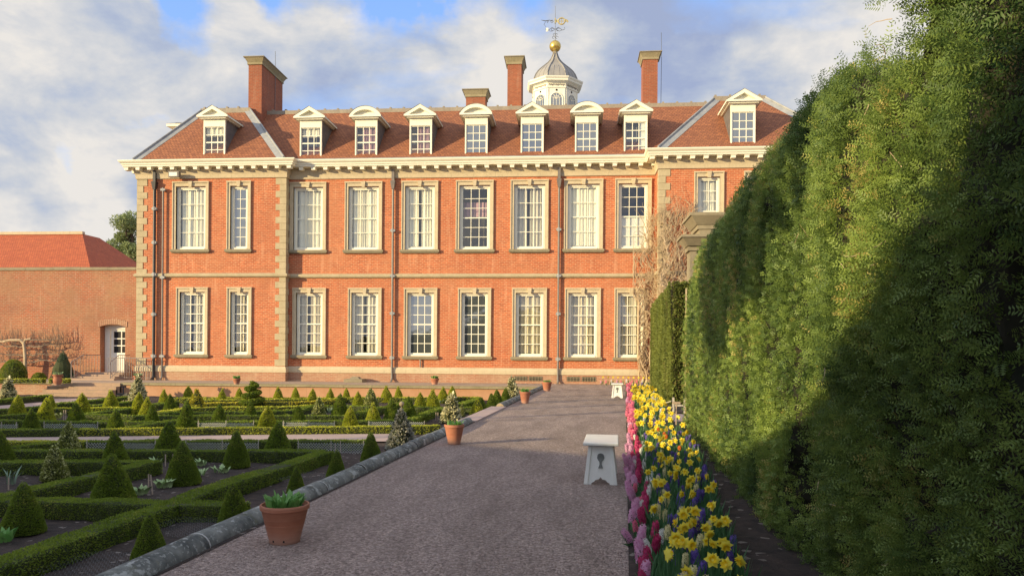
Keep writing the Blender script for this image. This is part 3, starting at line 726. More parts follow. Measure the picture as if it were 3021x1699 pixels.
m = MB(); m.mat('lead_brown').box(-16.6, 7.4, YM - .14, YM + .1, ZM - .22, ZM + .05)
for x in np.arange(-16.3, 7.2, .72): m.box(x - .05, x + .05, YM - .1, YM + .1, ZM + .05, ZM + .13)
m.mat('lead').box(-15.6, 4.9, YR - .62, YR - .34, ZE - .01, ZE + .035)
fin(m.build('ridge', None, rM))
_a = on_y(2110, 294, 38.2); RP = [(_a.x, 38.2, _a.z), (on_y(2252, 294, 38.2).x, 38.2, _a.z)]; PZ = _a.z
m = MB().mat('roof_tile')
m.quad((XR1 - .05, YP - .4, ZE), (12.6, YP - .4, ZE), RP[1], RP[0])
m.quad((XR1 - .05, YP - .4, ZE), RP[0], (RP[0][0], 47, PZ), (XR1 - .05, 50, ZE))
m.quad((12.6, YP - .4, ZE), (12.6, 49, ZE), (RP[1][0], 47, PZ), RP[1])
m.mat('lead').quad(RP[0], RP[1], (RP[1][0], 47, PZ), (RP[0][0], 47, PZ))
rP = fin(m.build('roof', None, H))
leadstrip(rP, (XR1 - .05, YP - .4, ZE), RP[0], .24); leadstrip(rP, (12.6, YP - .4, ZE), RP[1], .24)
m = MB(); m.box(RP[0][0] - .1, RP[1][0] + .1, 38.08, 38.3, PZ - .12, PZ + .12)
for x in np.arange(RP[0][0], RP[1][0], .72): m.box(x - .05, x + .05, 38.1, 38.3, PZ + .12, PZ + .2)
fin(m.build('ridge', 'lead_brown', rP))

# dormers
def arc_ped(xc, w, z0, rise, n=14):
    R_ = (w * w / 4 + rise * rise) / (2 * rise); a0 = math.asin(w / 2 / R_)
    return [(xc + R_ * math.sin(-a0 + 2 * a0 * i / n), z0 + rise - R_ + R_ * math.cos(-a0 + 2 * a0 * i / n)) for i in range(n + 1)]
def dormer(pxc, Yw, arc, kind, base=None, lab=None):
    Y = Yw - .12; xc = on_y(pxc, 400, Y).x; zb = ZE + .10; w = .56; zt = zb + 1.98; yb = Y + 2.4
    m = MB().mat('cheek_shaded')
    m.quad((xc - w, Y + .12, zb - .1), (xc - w, Y + .12, zt), (xc - w, yb, zt), (xc - w, yb, zb - .1)); m.quad((xc + w, Y + .12, zb - .1), (xc + w, yb, zb - .1), (xc + w, yb, zt), (xc + w, Y + .12, zt))
    m.mat('cream_paint').box(xc - w, xc + w, Y, Y + .12, zt - .30, zt)
    m.mat('lead').box(xc - w - .06, xc + w + .06, Y - .06, Y + .12, zb - .14, zb - .002)
    for s_ in (-1, 1): m.quad((xc + s_ * (w + .005), Y + .0, zb - .1), (xc + s_ * (w + .16), Y + .05, zb - .1), (xc + s_ * (w + .03), Y + .9, zb + .95), (xc + s_ * (w + .005), Y + .9, zb + .95))
    o = fin(m.build('dormer', None, H))
    if lab: o['label'] = lab
    ga, gb, gc, gd, gy = sash(o, xc - w, xc + w, zb, zt - .30, Y, 3, 4, frame=.06, stile=.035, bar=.034)
    p = MB(); p.quad((ga, gy, gc), (gb, gy, gc), (gb, gy, gd), (ga, gy, gd)); fin(p.build('pane', 'glass_dark' if kind in ('dark', 'blue') else 'glass', o))
    cm = MB()
    if kind == 'pink': curtain_mesh(cm, ga + .27, gb, gc, gd, gy + .12, .03, .16); fin(cm.build('curtain', 'curtain_pink', o))
    elif kind == 'topwhite': curtain_mesh(cm, ga + .02, gb, gd - .42, gd, gy + .10, .03, .2); fin(cm.build('curtain', 'curtain', o))
    if kind in ('pink', 'topwhite', 'rightwhite'):
        bk = MB(); bk.box(xc - w + .01, xc + w - .01, gy + .5, gy + .52, zb, zt - .3); fin(bk.build('back_panel', 'plant_blue' if False else 'lead', o))
    if kind == 'rightwhite':
        cm.box(gb - .27, gb, gy + .05, gy + .08, gc, gd); fin(cm.build('shutter', 'white_paint', o))
    # pediment with its little roof running back into the slope
    W2 = .80; q = MB().mat('cream_paint'); yf = Y - .26
    q.box(xc - .67, xc + .67, yf + .10, yb, zt, zt + .06)
    q.box(xc - W2, xc + W2, yf, yb, zt + .06, zt + .14)
    zz = zt + .141
    if arc: out = arc_ped(xc, 2 * W2, zz, .44); inn = arc_ped(xc, 2 * W2 - .36, zz, .27)
    else:
        out = [(xc - W2, zz), (xc, zz + .48), (xc + W2, zz)]; inn = [(xc - W2 + .26, zz), (xc, zz + .30), (xc + W2 - .26, zz)]
    for i in range(len(out) - 1):
        a, b_, c_, d = out[i], out[i + 1], inn[i + 1], inn[i]
        q.add([(a[0], yf, a[1]), (b_[0], yf, b_[1]), (c_[0], yf, c_[1]), (d[0], yf, d[1]), (c_[0], yf + .2, c_[1]), (d[0], yf + .2, d[1])], [[3, 2, 1, 0], [5, 4, 2, 3]])
        q.quad((a[0], yf, a[1]), (b_[0], yf, b_[1]), (b_[0], yf + .06, b_[1]), (a[0], yf + .06, a[1]))
    q.add([(x, yf + .2, z) for x, z in inn], [list(range(len(inn)))])
    q.mat('lead')
    for i in range(len(out) - 1):
        a, b_ = out[i], out[i + 1]
        q.quad((a[0] * 1.0, yf - .02, a[1] + .02), (b_[0], yf - .02, b_[1] + .02), (b_[0], yb + .2, b_[1] + .02), (a[0], yb + .2, a[1] + .02))
        q.quad((a[0], yf - .02, a[1] + .02), (b_[0], yf - .02, b_[1] + .02), (b_[0], yf - .0, b_[1] - .005), (a[0], yf, a[1] - .005))
    fin(q.build('pediment', None, o))
DK = [(632, YL, 0, 'topwhite', None), (916.5, YR, 0, 'topwhite', None), (1080, YR, 1, 'pink', 'round headed dormer with pink curtain'), (1241, YR, 0, 'pink', 'triangular dormer with pink curtain'), (1405, YR, 1, 'dark', None),
      (1570, YR, 0, 'blue', None), (1730.5, YR, 1, 'blue', None), (1875.5, YR, 0, 'rightwhite', 'triangular dormer with a white shutter behind its right panes'), (2192, YP, 0, 'blue', None)]
for a in DK: dormer(a[0], a[1], a[2], a[3], lab=a[4])
# side dormer on the west slope
m = MB().mat('cream_paint'); p = on_y(535, 375, 41.0)
m.box(p.x + .15, p.x + 1.3, 40.4, 41.6, 11.6, p.z - .1); m.box(p.x - .5, p.x + 1.4, 40.3, 41.7, p.z - .16, p.z - .02)
m.mat('lead').quad((p.x - .55, 40.25, p.z - .01), (p.x + 1.5, 40.25, p.z - .01), (p.x + 1.5, 41, p.z + .27), (p.x - .4, 41, p.z + .27)); m.quad((p.x - .55, 41.75, p.z - .01), (p.x - .4, 41, p.z + .27), (p.x + 1.5, 41, p.z + .27), (p.x + 1.5, 41.75, p.z - .01))
fin(m.build('side_dormer', None, H))

def chimney(x0, x1, y0, y1, zb, zt, rod=None, cap_h=.42, lean=0):
    m = MB().mat('brick_chimney'); m.box(x0, x1, y0, y1, zb, zt - cap_h)
    m.mat('lead').box(x0 - .05, x1 + .05, y0 - .06, y1 + .05, zb, zb + .35 if zb > 13 else zb + .1)
    o = fin(m.build('chimney', None, H))
    c_ = MB().mat('stone_mossy'); z = zt - cap_h; k = cap_h
    c_.box(x0 - .05, x1 + .05, y0 - .05, y1 + .05, z, z + .30 * k); c_.taper(x0 - .05, x1 + .05, y0 - .05, y1 + .05, z + .31 * k, z + .82 * k, .12)
    c_.mat('stone_dark').box(x0 - .21, x1 + .21, y0 - .21, y1 + .21, z + .82 * k, z + .93 * k); c_.taper(x0 - .05, x1 + .05, y0 - .05, y1 + .05, z + .93 * k, z + k, -.12)
    fin(c_.build('chimney_cap', None, o))
    if rod:
        rx, ry, rt = rod; r_ = MB(); r_.tube([(rx, ry, 14.2), (rx + .02, ry, zt), (rx, ry, rt)], .014, 5); fin(r_.build('lightning_rod', 'vane_metal', o))
def chim(p0, p1, pt, Y, d, rodp=None, **kw):
    a, b_ = on_y(p0, 250, Y), on_y(p1, 250, Y); zt = on_y((p0 + p1) / 2, pt, Y - .15).z; r_ = None
    if rodp: q = on_y(rodp[0], rodp[1], Y + d * .6); r_ = (q.x, Y + d * .6, q.z)
    chimney(a.x, b_.x, Y, Y + d, kw.pop('zb', 14.0), zt, rod=r_, **kw)
chim(733, 772, 165, 38.45, 2.85, (812, 152), zb=13.2)
chim(1375, 1432, 261, 42, .9, cap_h=.44)
chim(1497, 1538, 164, 46, 1.6, cap_h=.5)
chim(1897, 1940, 150, 41, 1.1, (1951, 97))

# cupola
CC = on_y(1637, 240, 45.0); cx_, cy_ = CC.x, 45.0
ph8 = math.pi / 8 + rad(6)
m = MB(); R8 = 1.40
m.lathe([(R8 + .06, 13.5), (R8 + .06, 15.4), (R8, 15.45), (R8, 17.36)], 8, (cx_, cy_, 0), ph8); cup = fin(m.build('cupola', 'cream_paint', H))
m = MB().mat('cream_paint'); m.lathe([(R8 + .02, 17.0), (R8 + .05, 17.02), (R8 + .05, 17.07), (R8 + .02, 17.09)], 8, (cx_, cy_, 0), ph8, cap=False)
m.lathe([(R8 + .02, 17.30), (R8 + .10, 17.36), (R8 + .28, 17.38), (R8 + .28, 17.46), (R8 + .36, 17.54), (R8 + .37, 17.60), (R8 + .1, 17.64)], 8, (cx_, cy_, 0), ph8)
fin(m.build('cupola_cornice', None, cup))
m = MB(); prof = [(1.42, 17.60), (1.40, 17.72), (1.36, 17.86), (1.27, 18.08), (1.12, 18.30), (.90, 18.52), (.66, 18.72), (.46, 18.90), (.31, 19.08), (.20, 19.28), (.12, 19.50), (.10, 19.62)]
m.lathe(prof, 8, (cx_, cy_, 0), ph8)
for k in range(8):
    a = ph8 + k * math.pi / 4; m.tube([(cx_ + (r_ + .015) * math.cos(a), cy_ + (r_ + .015) * math.sin(a), z + .01) for r_, z in prof], .032, 6)
    for fr in (.33, .67):
        a2 = a + math.pi / 4
        pts = [(cx_ + r_ * (math.cos(a) * (1 - fr) + math.cos(a2) * fr), cy_ + r_ * (math.sin(a) * (1 - fr) + math.sin(a2) * fr), z + .01) for r_, z in prof[1:6]]
        m.tube(pts, .014, 4)
fin(m.build('dome', 'lead_dome', cup))
m = MB(); m.lathe([(.0, -.35)] + [(.35 * math.cos(t), .35 * math.sin(t)) for t in np.linspace(-1.45, 1.45, 14)] + [(.0, .35)], 28, (cx_, cy_, 19.95)); m.lathe([(.12, 19.52), (.10, 19.66)], 12, (cx_, cy_, 0))
fin(m.build('gilt_ball', 'gold', cup, smooth=True))
# arched cupola windows on each face
for k in range(8):
    a = ph8 + (k + .5) * math.pi / 4; ap = R8 * math.cos(math.pi / 8)
    if math.sin(a) > .3: continue
    nx, ny = math.cos(a), math.sin(a); tx, ty = -ny, nx
    def P3(u, z, o_=.0): return (cx_ + nx * (ap + o_) + tx * u, cy_ + ny * (ap + o_) + ty * u, z)
    w = MB().mat('glass_dark'); arcp = [(-.36, 15.5)] + [(-.36 * math.cos(t), 16.36 + .36 * math.sin(t)) for t in np.linspace(0, math.pi, 13)] + [(.36, 15.5)]
    w.add([P3(u, z, .012) for u, z in arcp], [list(range(len(arcp)))])
    w.mat('cream_paint'); w.tube([P3(u, z, .02) for u, z in arcp], .035, 5)
    for t in np.linspace(.35, math.pi - .35, 5): w.tube([P3(0, 16.36, .02), P3(-.35 * math.cos(t), 16.36 + .35 * math.sin(t), .02)], .013, 4)
    w.tube([P3(-.18 * math.cos(t), 16.36 + .18 * math.sin(t), .02) for t in np.linspace(0, math.pi, 9)], .013, 4)
    for u in (-.36, -.18, 0, .18, .36): w.tube([P3(u, 15.5, .02), P3(u, 16.36, .02)], .013, 4)
    w.mat('dark_void'); w.tube([P3(0, 16.88, .0), P3(0, 16.88, .018)], .06, 10)
    w.mat('lead_brown')
    for u in np.linspace(-.42, .42, 9): w.tube([P3(u - .05, 17.15 + .03 * math.sin(u * 40), .02), P3(u, 17.24, .02), P3(u + .04, 17.17, .02)], .018, 4)
    w.mat('cream_paint'); w.tube([P3(-.48, 15.6, .015), P3(-.48, 16.98, .015)], .02, 4); w.tube([P3(.48, 15.6, .015), P3(.48, 16.98, .015)], .02, 4)
    fin(w.build('cupola_window', None, cup))
# weather vane with scrollwork
v = MB().mat('vane_metal'); O = Vector((cx_, cy_, 0))
def VP(u, z): return (cx_ + u, cy_, z)
v.tube([VP(0, 20.3), VP(0, 22.4)], [.022, .010], 6)
def curl(u0, z0, r, a0, a1, n=10, th=.014): v.tube([VP(u0 + r * (1 - .35 * i / n) * math.cos(a0 + (a1 - a0) * i / n), z0 + r * (1 - .35 * i / n) * math.sin(a0 + (a1 - a0) * i / n)) for i in range(n + 1)], th, 4)
for s_ in (-1, 1):
    curl(s_ * .10, 20.48, .09, 0, 5); curl(s_ * .07, 20.66, .07, 0, 5); curl(s_ * .16, 20.95, .10, .5, 5.2)
    v.tube([VP(s_ * .03, 21.0), VP(s_ * .2, 21.1), VP(s_ * .34, 20.98), VP(s_ * .45, 20.92), VP(s_ * .58, 20.98), VP(s_ * .55, 21.08)], .016, 4)
    v.tube([VP(s_ * .03, 20.97), VP(s_ * .25, 20.86), VP(s_ * .4, 20.92)], .014, 4)
v.mat('white_paint'); v.box(cx_ - .56, cx_ - .42, cy_ - .01, cy_ + .01, 20.86, 21.08)
v.mat('vane_metal'); v.tube([VP(-.85, 21.56), VP(-.6, 21.5), VP(-.35, 21.54), VP(-.1, 21.46)], [.012, .03, .02, .02], 4); curl(-.2, 21.45, .09, 1, 6); curl(-.45, 21.42, .06, 0, 5)
v.tube([VP(-.6, 21.44), VP(-.68, 21.28), VP(-.56, 21.16)], .014, 4)
v.mat('vane_gold'); v.box(cx_ - .04, cx_ + .04, cy_ - .04, cy_ + .04, 21.34, 21.62)
ring = [(.38 + .20 * math.cos(t), 21.46 + .20 * math.sin(t)) for t in np.linspace(0, 2 * math.pi, 15)]
v.tube([VP(*q) for q in ring], .045, 5); v.tube([VP(.38, 21.26), VP(.38, 21.66)], .02, 4); v.tube([VP(.2, 21.46), VP(.56, 21.46)], .02, 4)
v.prism([(cx_ + .04, 21.42), (cx_ + .2, 21.38), (cx_ + .2, 21.56), (cx_ + .04, 21.54)], cy_ - .015, cy_ + .015)
v.prism([(cx_ + .56, 21.38), (cx_ + .66, 21.44), (cx_ + .74, 21.36), (cx_ + .80, 21.44), (cx_ + .72, 21.54), (cx_ + .6, 21.58)], cy_ - .015, cy_ + .015)
fin(v.build('weather_vane', None, cup))
# downpipes
def pipe(pxt, Y, mat, hopper=True, z0=.0, zt=10.3, mid=5.3, dx=0.0, brackets=(1.2, 3.4, 5.25, 7.5), r=.055):
    x = on_y(pxt, 800, Y).x; m = MB(); m.tube([(x, Y - .13, z0 + .15), (x, Y - .13, zt - .6)], r, 10); m.tube([(x, Y - .13, z0 + .2), (x, Y - .2, z0 + .08), (x, Y - .32, z0 + .02)], r, 8)
    o = fin(m.build('downpipe', mat, H))
    h = MB()
    if hopper: h.box(x - .07, x + .07, Y - .2, Y - .07, zt - .35, zt + .22); h.taper(x - .06, x + .06, Y - .22, Y - .08, zt - .75, zt - .35, .06)
    fin(h.build('hopper', mat, o))
    for z in brackets:
        b_ = MB(); b_.box(x - .12, x + .12, Y - .19, Y - .06, z - .05, z + .05); b_.tube([(x, Y - .13, z - .09), (x, Y - .13, z + .09)], r + .02, 8)
        fin(b_.build('bracket', 'lead', o))
pipe(1160, YR, 'pipe_iron'); pipe(1648, YR, 'pipe_iron')
pipe(459, YL, 'pipe_black', brackets=(1.2, 3.3, 5.3, 6.9, 8.6), r=.075)
pipe(484, YL, 'pipe_iron', hopper=False, zt=10.2, brackets=(5.15, 9.55, 1.2), r=.045)
m = MB(); a, b_ = xspan(502, 532, 505, YL - .35)
m.mat('pipe_iron').box(a, b_, YL - .52, YL - .3, 10.10, 10.38); m.mat('white_paint').box(a + .05, b_ - .08, YL - .53, YL - .519, 10.14, 10.33); m.mat('pipe_iron').tube([((a + b_) / 2, YL - .3, 10.25), ((a + b_) / 2, YL, 10.25)], .03, 6)
fin(m.build('floodlight', None, H))
m = MB(); x = on_y(1241, 1080, YR).x; m.tube([(x, YR - .08, .75), (x, YR - .08, 1.1), (x - .1, YR - .05, 1.16)], .035, 6); fin(m.build('vent_pipe', 'pipe_iron', H))
m = MB(); m.box(-11.1, -10.2, 35.5, 36.3, 0, .16); m.taper(-10.9, -10.4, 35.7, 36.2, .16, .26, -.1); fin(m.build('drain_hood', 'stone_dark', H))

# ================================================================== GARDEN WALL + OUTBUILDING (left)
YG = 36.8
GW = thing('garden_wall', 'tall old brick garden wall with stone coping and a recessed white door', 'wall', (-30, YG, 0)); G0 = Vector((-30, YG, 0))
def ging(o): o.location = -G0 if o.parent == GW else (0, 0, 0); return o
dx0, dx1 = xspan(295, 369, 1040, YG); dz0 = .33; dzs = on_y(340, 958, YG).z
ztop = 5.62
m = MB(); wall(m, -60, XL0 + .1, -.1, ztop, YG, [(dx0, dx1, dz0, dzs)], .55)
n = 9; xs = np.linspace(dx0, dx1, n); zs = [dzs + .16 * math.sin(math.pi * i / (n - 1)) for i in range(n)]
ging(m.build('wall', 'brick_old', GW))
m = MB(); 
for i in range(15):
    t0 = dx0 - .12 + (dx1 - dx0 + .24) * i / 15; t1 = dx0 - .12 + (dx1 - dx0 + .24) * (i + 1) / 15; zz = dzs + .16 * math.sin(math.pi * (i + .5) / 15)
    m.box(t0 + .006, t1 - .006, YG - .03, YG + .1, zz - .13, zz + .16)
ging(m.build('door_arch', 'brick_plinth', GW))
m = MB(); 
for x in np.arange(-60, XL0, 1.5): m.box(x, x + 1.49, YG - .06, YG + .4, ztop, ztop + .14 + random.uniform(0, .02))
ging(m.build('coping', 'stone_dark', GW))
m = MB().mat('white_paint'); yd = YG + .42
m.box(dx0 + .02, dx0 + .30, yd - .05, yd + .2, dz0, dzs + .1); m.box(dx0 + .3, dx1, yd - .05, yd + .2, dzs - .22, dzs + .12); m.box(dx1 - .02, dx1 + .2, yd - .05, yd + .2, dz0, dzs)
ging(m.build('door_frame', None, GW))
m = MB(); ax, bx = dx0 + .45, dx1 - .05; wz0, wz1 = dz0 + 1.02, dzs - .34
m.box(dx0 + .3, ax, yd + .03, yd + .08, dz0 + .02, dzs - .22); m.box(ax, dx1, yd + .03, yd + .08, dz0 + .02, wz0); m.box(ax, dx1, yd + .03, yd + .08, wz1, dzs - .22)
for i in (1,): x = ax + (bx - ax) / 2; m.box(x - .025, x + .025, yd + .03, yd + .08, wz0, wz1)
for j in (1, 2): z = wz0 + (wz1 - wz0) * j / 3; m.box(ax, dx1, yd + .031, yd + .079, z - .025, z + .025)
dr = ging(m.build('door', 'white_paint', GW)); m = MB(); m.box(ax, dx1, yd + .06, yd + .065, wz0, wz1); ging(m.build('pane', 'dark_void', dr))
# steps up to the door and down to the parterre
ST = thing('door_steps', 'broad pinkish stone steps leading up to the white door', 'steps', (-25.3, 35.5, 0))
m = MB(); sx0, sx1 = xspan(235, 350, 1115, 35.5)
for i, (e, z) in enumerate(((0, .35), (.0, .262), (.0, .175), (.32, .088))):
    m.box(sx0 - e, sx1 + e * .6, 35.9 - .36 * i, 36.8, -.002 if i == 3 else z - .086, z - .001)
o = m.build('tread', 'steps', ST); o.location = (25.3, -35.5, 0)
LS = thing('garden_steps', 'low wide stone steps going down from terrace to parterre', 'steps', (-24, 32, -.6))
m = MB(); tx0, tx1 = xspan(150, 352, 1150, 32.4)
for i in range(4): m.box(tx0, tx1, 32.75 - .3 * (i + 1), 32.85 - .3 * i, -.72, -.02 - .145 * i)
o = m.build('tread', 'stone_pink', LS); o.location = (24, -32, .6)
# terrace walls
for nm, a, b_, mt, lab in (('left', -45, tx0 - .0, 'brick_plinth', 'low grey brick terrace wall left of the garden steps'), ('right', tx1, kerbx(32) - .25, 'render_pink', 'low pinkish terrace wall along the foot of the mansion, right of the garden steps')):
    T = thing('terrace_wall', lab, 'wall', (a, 32.6, -.6)); m = MB(); m.box(a, b_, 32.6, 32.8, -.72, -.10); o = m.build('wall', mt, T); o.location = (-a, -32.6, .6)
    m = MB(); x = a
    while x < b_ - .1: x2 = min(x + 1.3, b_); m.box(x, x2 - .008, 32.52, 32.86, -.098, .012 + random.uniform(0, .006)); x = x2
    o = m.build('coping', 'stone_mossy', T); o.location = (-a, -32.6, .6)
# outbuilding
OB = thing('outbuilding', 'long outbuilding with bright orange red tiled hip roof behind the garden wall', 'building', (-35, 52, 0))
YO = 48.0; r0 = on_y(243, 690, 52); e0 = on_y(395, 790, YO); 
m = MB().mat('roof_tile_red'); ez = e0.z - 1.0; ev = e0.x + .6
m.quad((-80, YO - 1.6, ez - .6), (on_y(310, 790, YO).x + .4, YO - 1.6, ez - .6), (r0.x, 52, r0.z), (-80, 52, r0.z))
m.quad((on_y(310, 790, YO).x + .4, YO - 1.6, ez - .6), (on_y(310, 790, YO).x + 1.2, 58, ez - .6), (r0.x, 54, r0.z), (r0.x, 52, r0.z))
m.quad((-80, 58, ez - .6), (-80, 54, r0.z), (r0.x, 54, r0.z), (on_y(310, 790, YO).x + 1.2, 58, ez - .6)) 
ro = m.build('roof', None, OB); ro.location = (35, -52, 0)
m = MB(); m.box(-80, r0.x + .1, 51.85, 52.15, r0.z - .05, r0.z + .16); q = m.build('ridge', 'stone', ro)
m = MB(); m.box(-80, on_y(310, 790, YO).x, YO - 1.2, 57.5, 0, ez - .6); q = m.build('wall', 'brick_old', OB); q.location = (35, -52, 0)

# railings by the door steps
def railing(nm, lab, x0, x1, y0, y1, curve):
    T = thing('metal_railing', lab, 'railing', (x0, y0, 0), 'railings at the door steps'); m = MB(); n = 10
    zt0 = lambda t: .02 + (.33 if t < .6 else .33 * (1 - (t - .6) / .4))
    pts = []
    for i in range(n + 1):
        t = i / n; x = (x1 - x0) * t; y = (y1 - y0) * t; zb = zt0(t); pts.append((x, y, zb + .88))
    m.tube(pts + [(pts[-1][0], pts[-1][1] - .05, pts[-1][2] - .1)], .022, 6); m.build('handrail', 'rail_metal', T)
    b_ = MB(); b_.tube([(p[0], p[1], p[2] - .78) for p in pts], .012, 5)
    for p in pts: b_.tube([(p[0], p[1], max(0, p[2] - .88)), p], .011, 5)
    b_.build('bars', 'rail_metal', T)
    e = MB(); e.tube([(pts[-1][0], pts[-1][1], 0), pts[-1]], .02, 6); e.build('post', 'rail_metal', T)
railing('a', 'grey metal railing on the left of the door steps', sx0 + .35, sx0 - .02, 36.6, 34.9, 0)
railing('b', 'grey metal railing between the door and the mansion corner', sx1 - .1, sx1 - .05, 36.6, 34.9, 0)
RL2 = thing('metal_railing', 'long grey railing across the foot of the mansion corner, beside the drainpipes', 'railing', (-23.2, 35.6, 0), 'railings at the door steps')
m = MB(); m.tube([(0, 0, 1.1), (2.2, 0, 1.1)], .02, 6); m.build('handrail', 'rail_metal', RL2); m = MB(); 
for i in range(19): m.tube([(i * .122, 0, .05), (i * .122, 0, 1.1)], .011, 5)
m.tube([(0, 0, .12), (2.2, 0, .12)], .012, 5); m.build('bars', 'rail_metal', RL2)
# boot scraper
p = on_z(364, 1163, -.45); m = MB(); m.tube([(0, 0, 0), (0, 0, .35)], .03, 6); m.tube([(-.1, 0, .33), (.1, 0, .33)], .025, 6); m.box(-.25, .25, -.1, .1, -.05, .06)
o = m.build('boot_scraper', 'pipe_black'); o.location = p; tag(o, 'black iron boot scraper at the right end of the garden steps', 'scraper')

# ================================================================== KERB
def kerb_run(y0, y1, lab, ends):
    T = thing('stone_kerb', lab, 'kerb', (kerbx(y0) - .14, y0, 0)); y = y0; R_ = .115; i = 0
    while y < y1 - .05:
        L_ = min(random.uniform(.95, 1.25), y1 - y); m = MB().mat('kerb_stone'); ns = 18; jx = random.uniform(-.007, .007); jz = random.uniform(-.008, .006)
        pr = [(R_ * 1.0 * math.cos(t), .0 + R_ * math.sin(t)) for t in np.linspace(-1.0, math.pi + 1.0, ns)]
        ringv = []
        for q, yy in enumerate((y + .006, y + .03, y + L_ * .5, y + L_ - .03, y + L_ - .006)):
            e = .955 if q in (0, 4) else 1.0; xo = kerbx(yy) - .117 + jx + .004 * math.sin(yy * 9)
            ringv.append([(xo + a * e, yy, jz + b_ * e) for a, b_ in pr])
        v = [p for r_ in ringv for p in r_]; f = [[k * ns + j, (k + 1) * ns + j, (k + 1) * ns + j + 1, k * ns + j + 1] for k in range(4) for j in range(ns - 1)]
        m.add(v, f)
        if i == 0 or y + L_ >= y1 - .06:
            m.mat('kerb_end'); m.add(ringv[0 if i == 0 else -1], [list(range(ns))])
        o = m.build('coping_stone', None, T, smooth=True); o.location = (-T.location.x, -T.location.y, 0)
        mm = MB(); xo = kerbx(y + L_) - .117
        if y + L_ < y1 - .06:
            mm.add([(xo + a * 1.012, y + L_ - .009, b_ * 1.012) for a, b_ in pr] + [(xo + a * 1.012, y + L_ + .009, b_ * 1.012) for a, b_ in pr], [[j, j + ns, j + ns + 1, j + 1] for j in range(ns - 1)])
            o2 = mm.build('mortar_joint', 'mortar_line', T); o2.location = (-T.location.x, -T.location.y, 0)
        y += L_; i += 1
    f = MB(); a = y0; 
    f.quad((kerbx(a) - .03, a, .007), (kerbx(a) + .035, a, .010), (kerbx(y1) + .035, y1, .010), (kerbx(y1) - .03, y1, .007))  # dark soil strip put in for the shadow gap on the path side
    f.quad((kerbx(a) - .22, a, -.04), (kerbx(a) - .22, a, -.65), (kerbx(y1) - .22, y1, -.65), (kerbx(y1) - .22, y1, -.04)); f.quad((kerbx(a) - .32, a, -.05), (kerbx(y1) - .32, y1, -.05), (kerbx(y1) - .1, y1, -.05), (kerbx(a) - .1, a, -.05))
    o = f.build('kerb_foot_shade', 'soil', T); o.location = (-T.location.x, -T.location.y, 0)
    return T
yk1 = 15.9; yk2 = 20.3
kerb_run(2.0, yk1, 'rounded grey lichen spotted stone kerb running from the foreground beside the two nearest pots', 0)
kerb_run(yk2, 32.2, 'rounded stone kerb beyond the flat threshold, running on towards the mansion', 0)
m = MB(); m.quad((kerbx(yk1) - .36, yk1 + .02, .03), (kerbx(yk1) + .05, yk1 + .02, .03), (kerbx(yk2) + .05, yk2 - .02, .03), (kerbx(yk2) - .36, yk2 - .02, .03)); m.quad((kerbx(yk1) + .05, yk1 + .02, .03), (kerbx(yk1) + .05, yk1 + .02, -.02), (kerbx(yk2) + .05, yk2 - .02, -.02), (kerbx(yk2) + .05, yk2 - .02, .03))
m.quad((kerbx(yk1) - .36, yk1 + .02, .03), (kerbx(yk2) - .36, yk2 - .02, .03), (kerbx(yk2) - .36, yk2 - .02, -.6), (kerbx(yk1) - .36, yk1 + .02, -.6)); m.quad((kerbx(yk1) - .36, yk1 + .02, .03), (kerbx(yk1) - .36, yk1 + .02, -.2), (kerbx(yk1) + .05, yk1 + .02, -.2), (kerbx(yk1) + .05, yk1 + .02, .03))
tag(m.build('threshold_slab', 'path_pink'), 'flat pinkish stone threshold filling the gap between two kerb runs', 'slab')

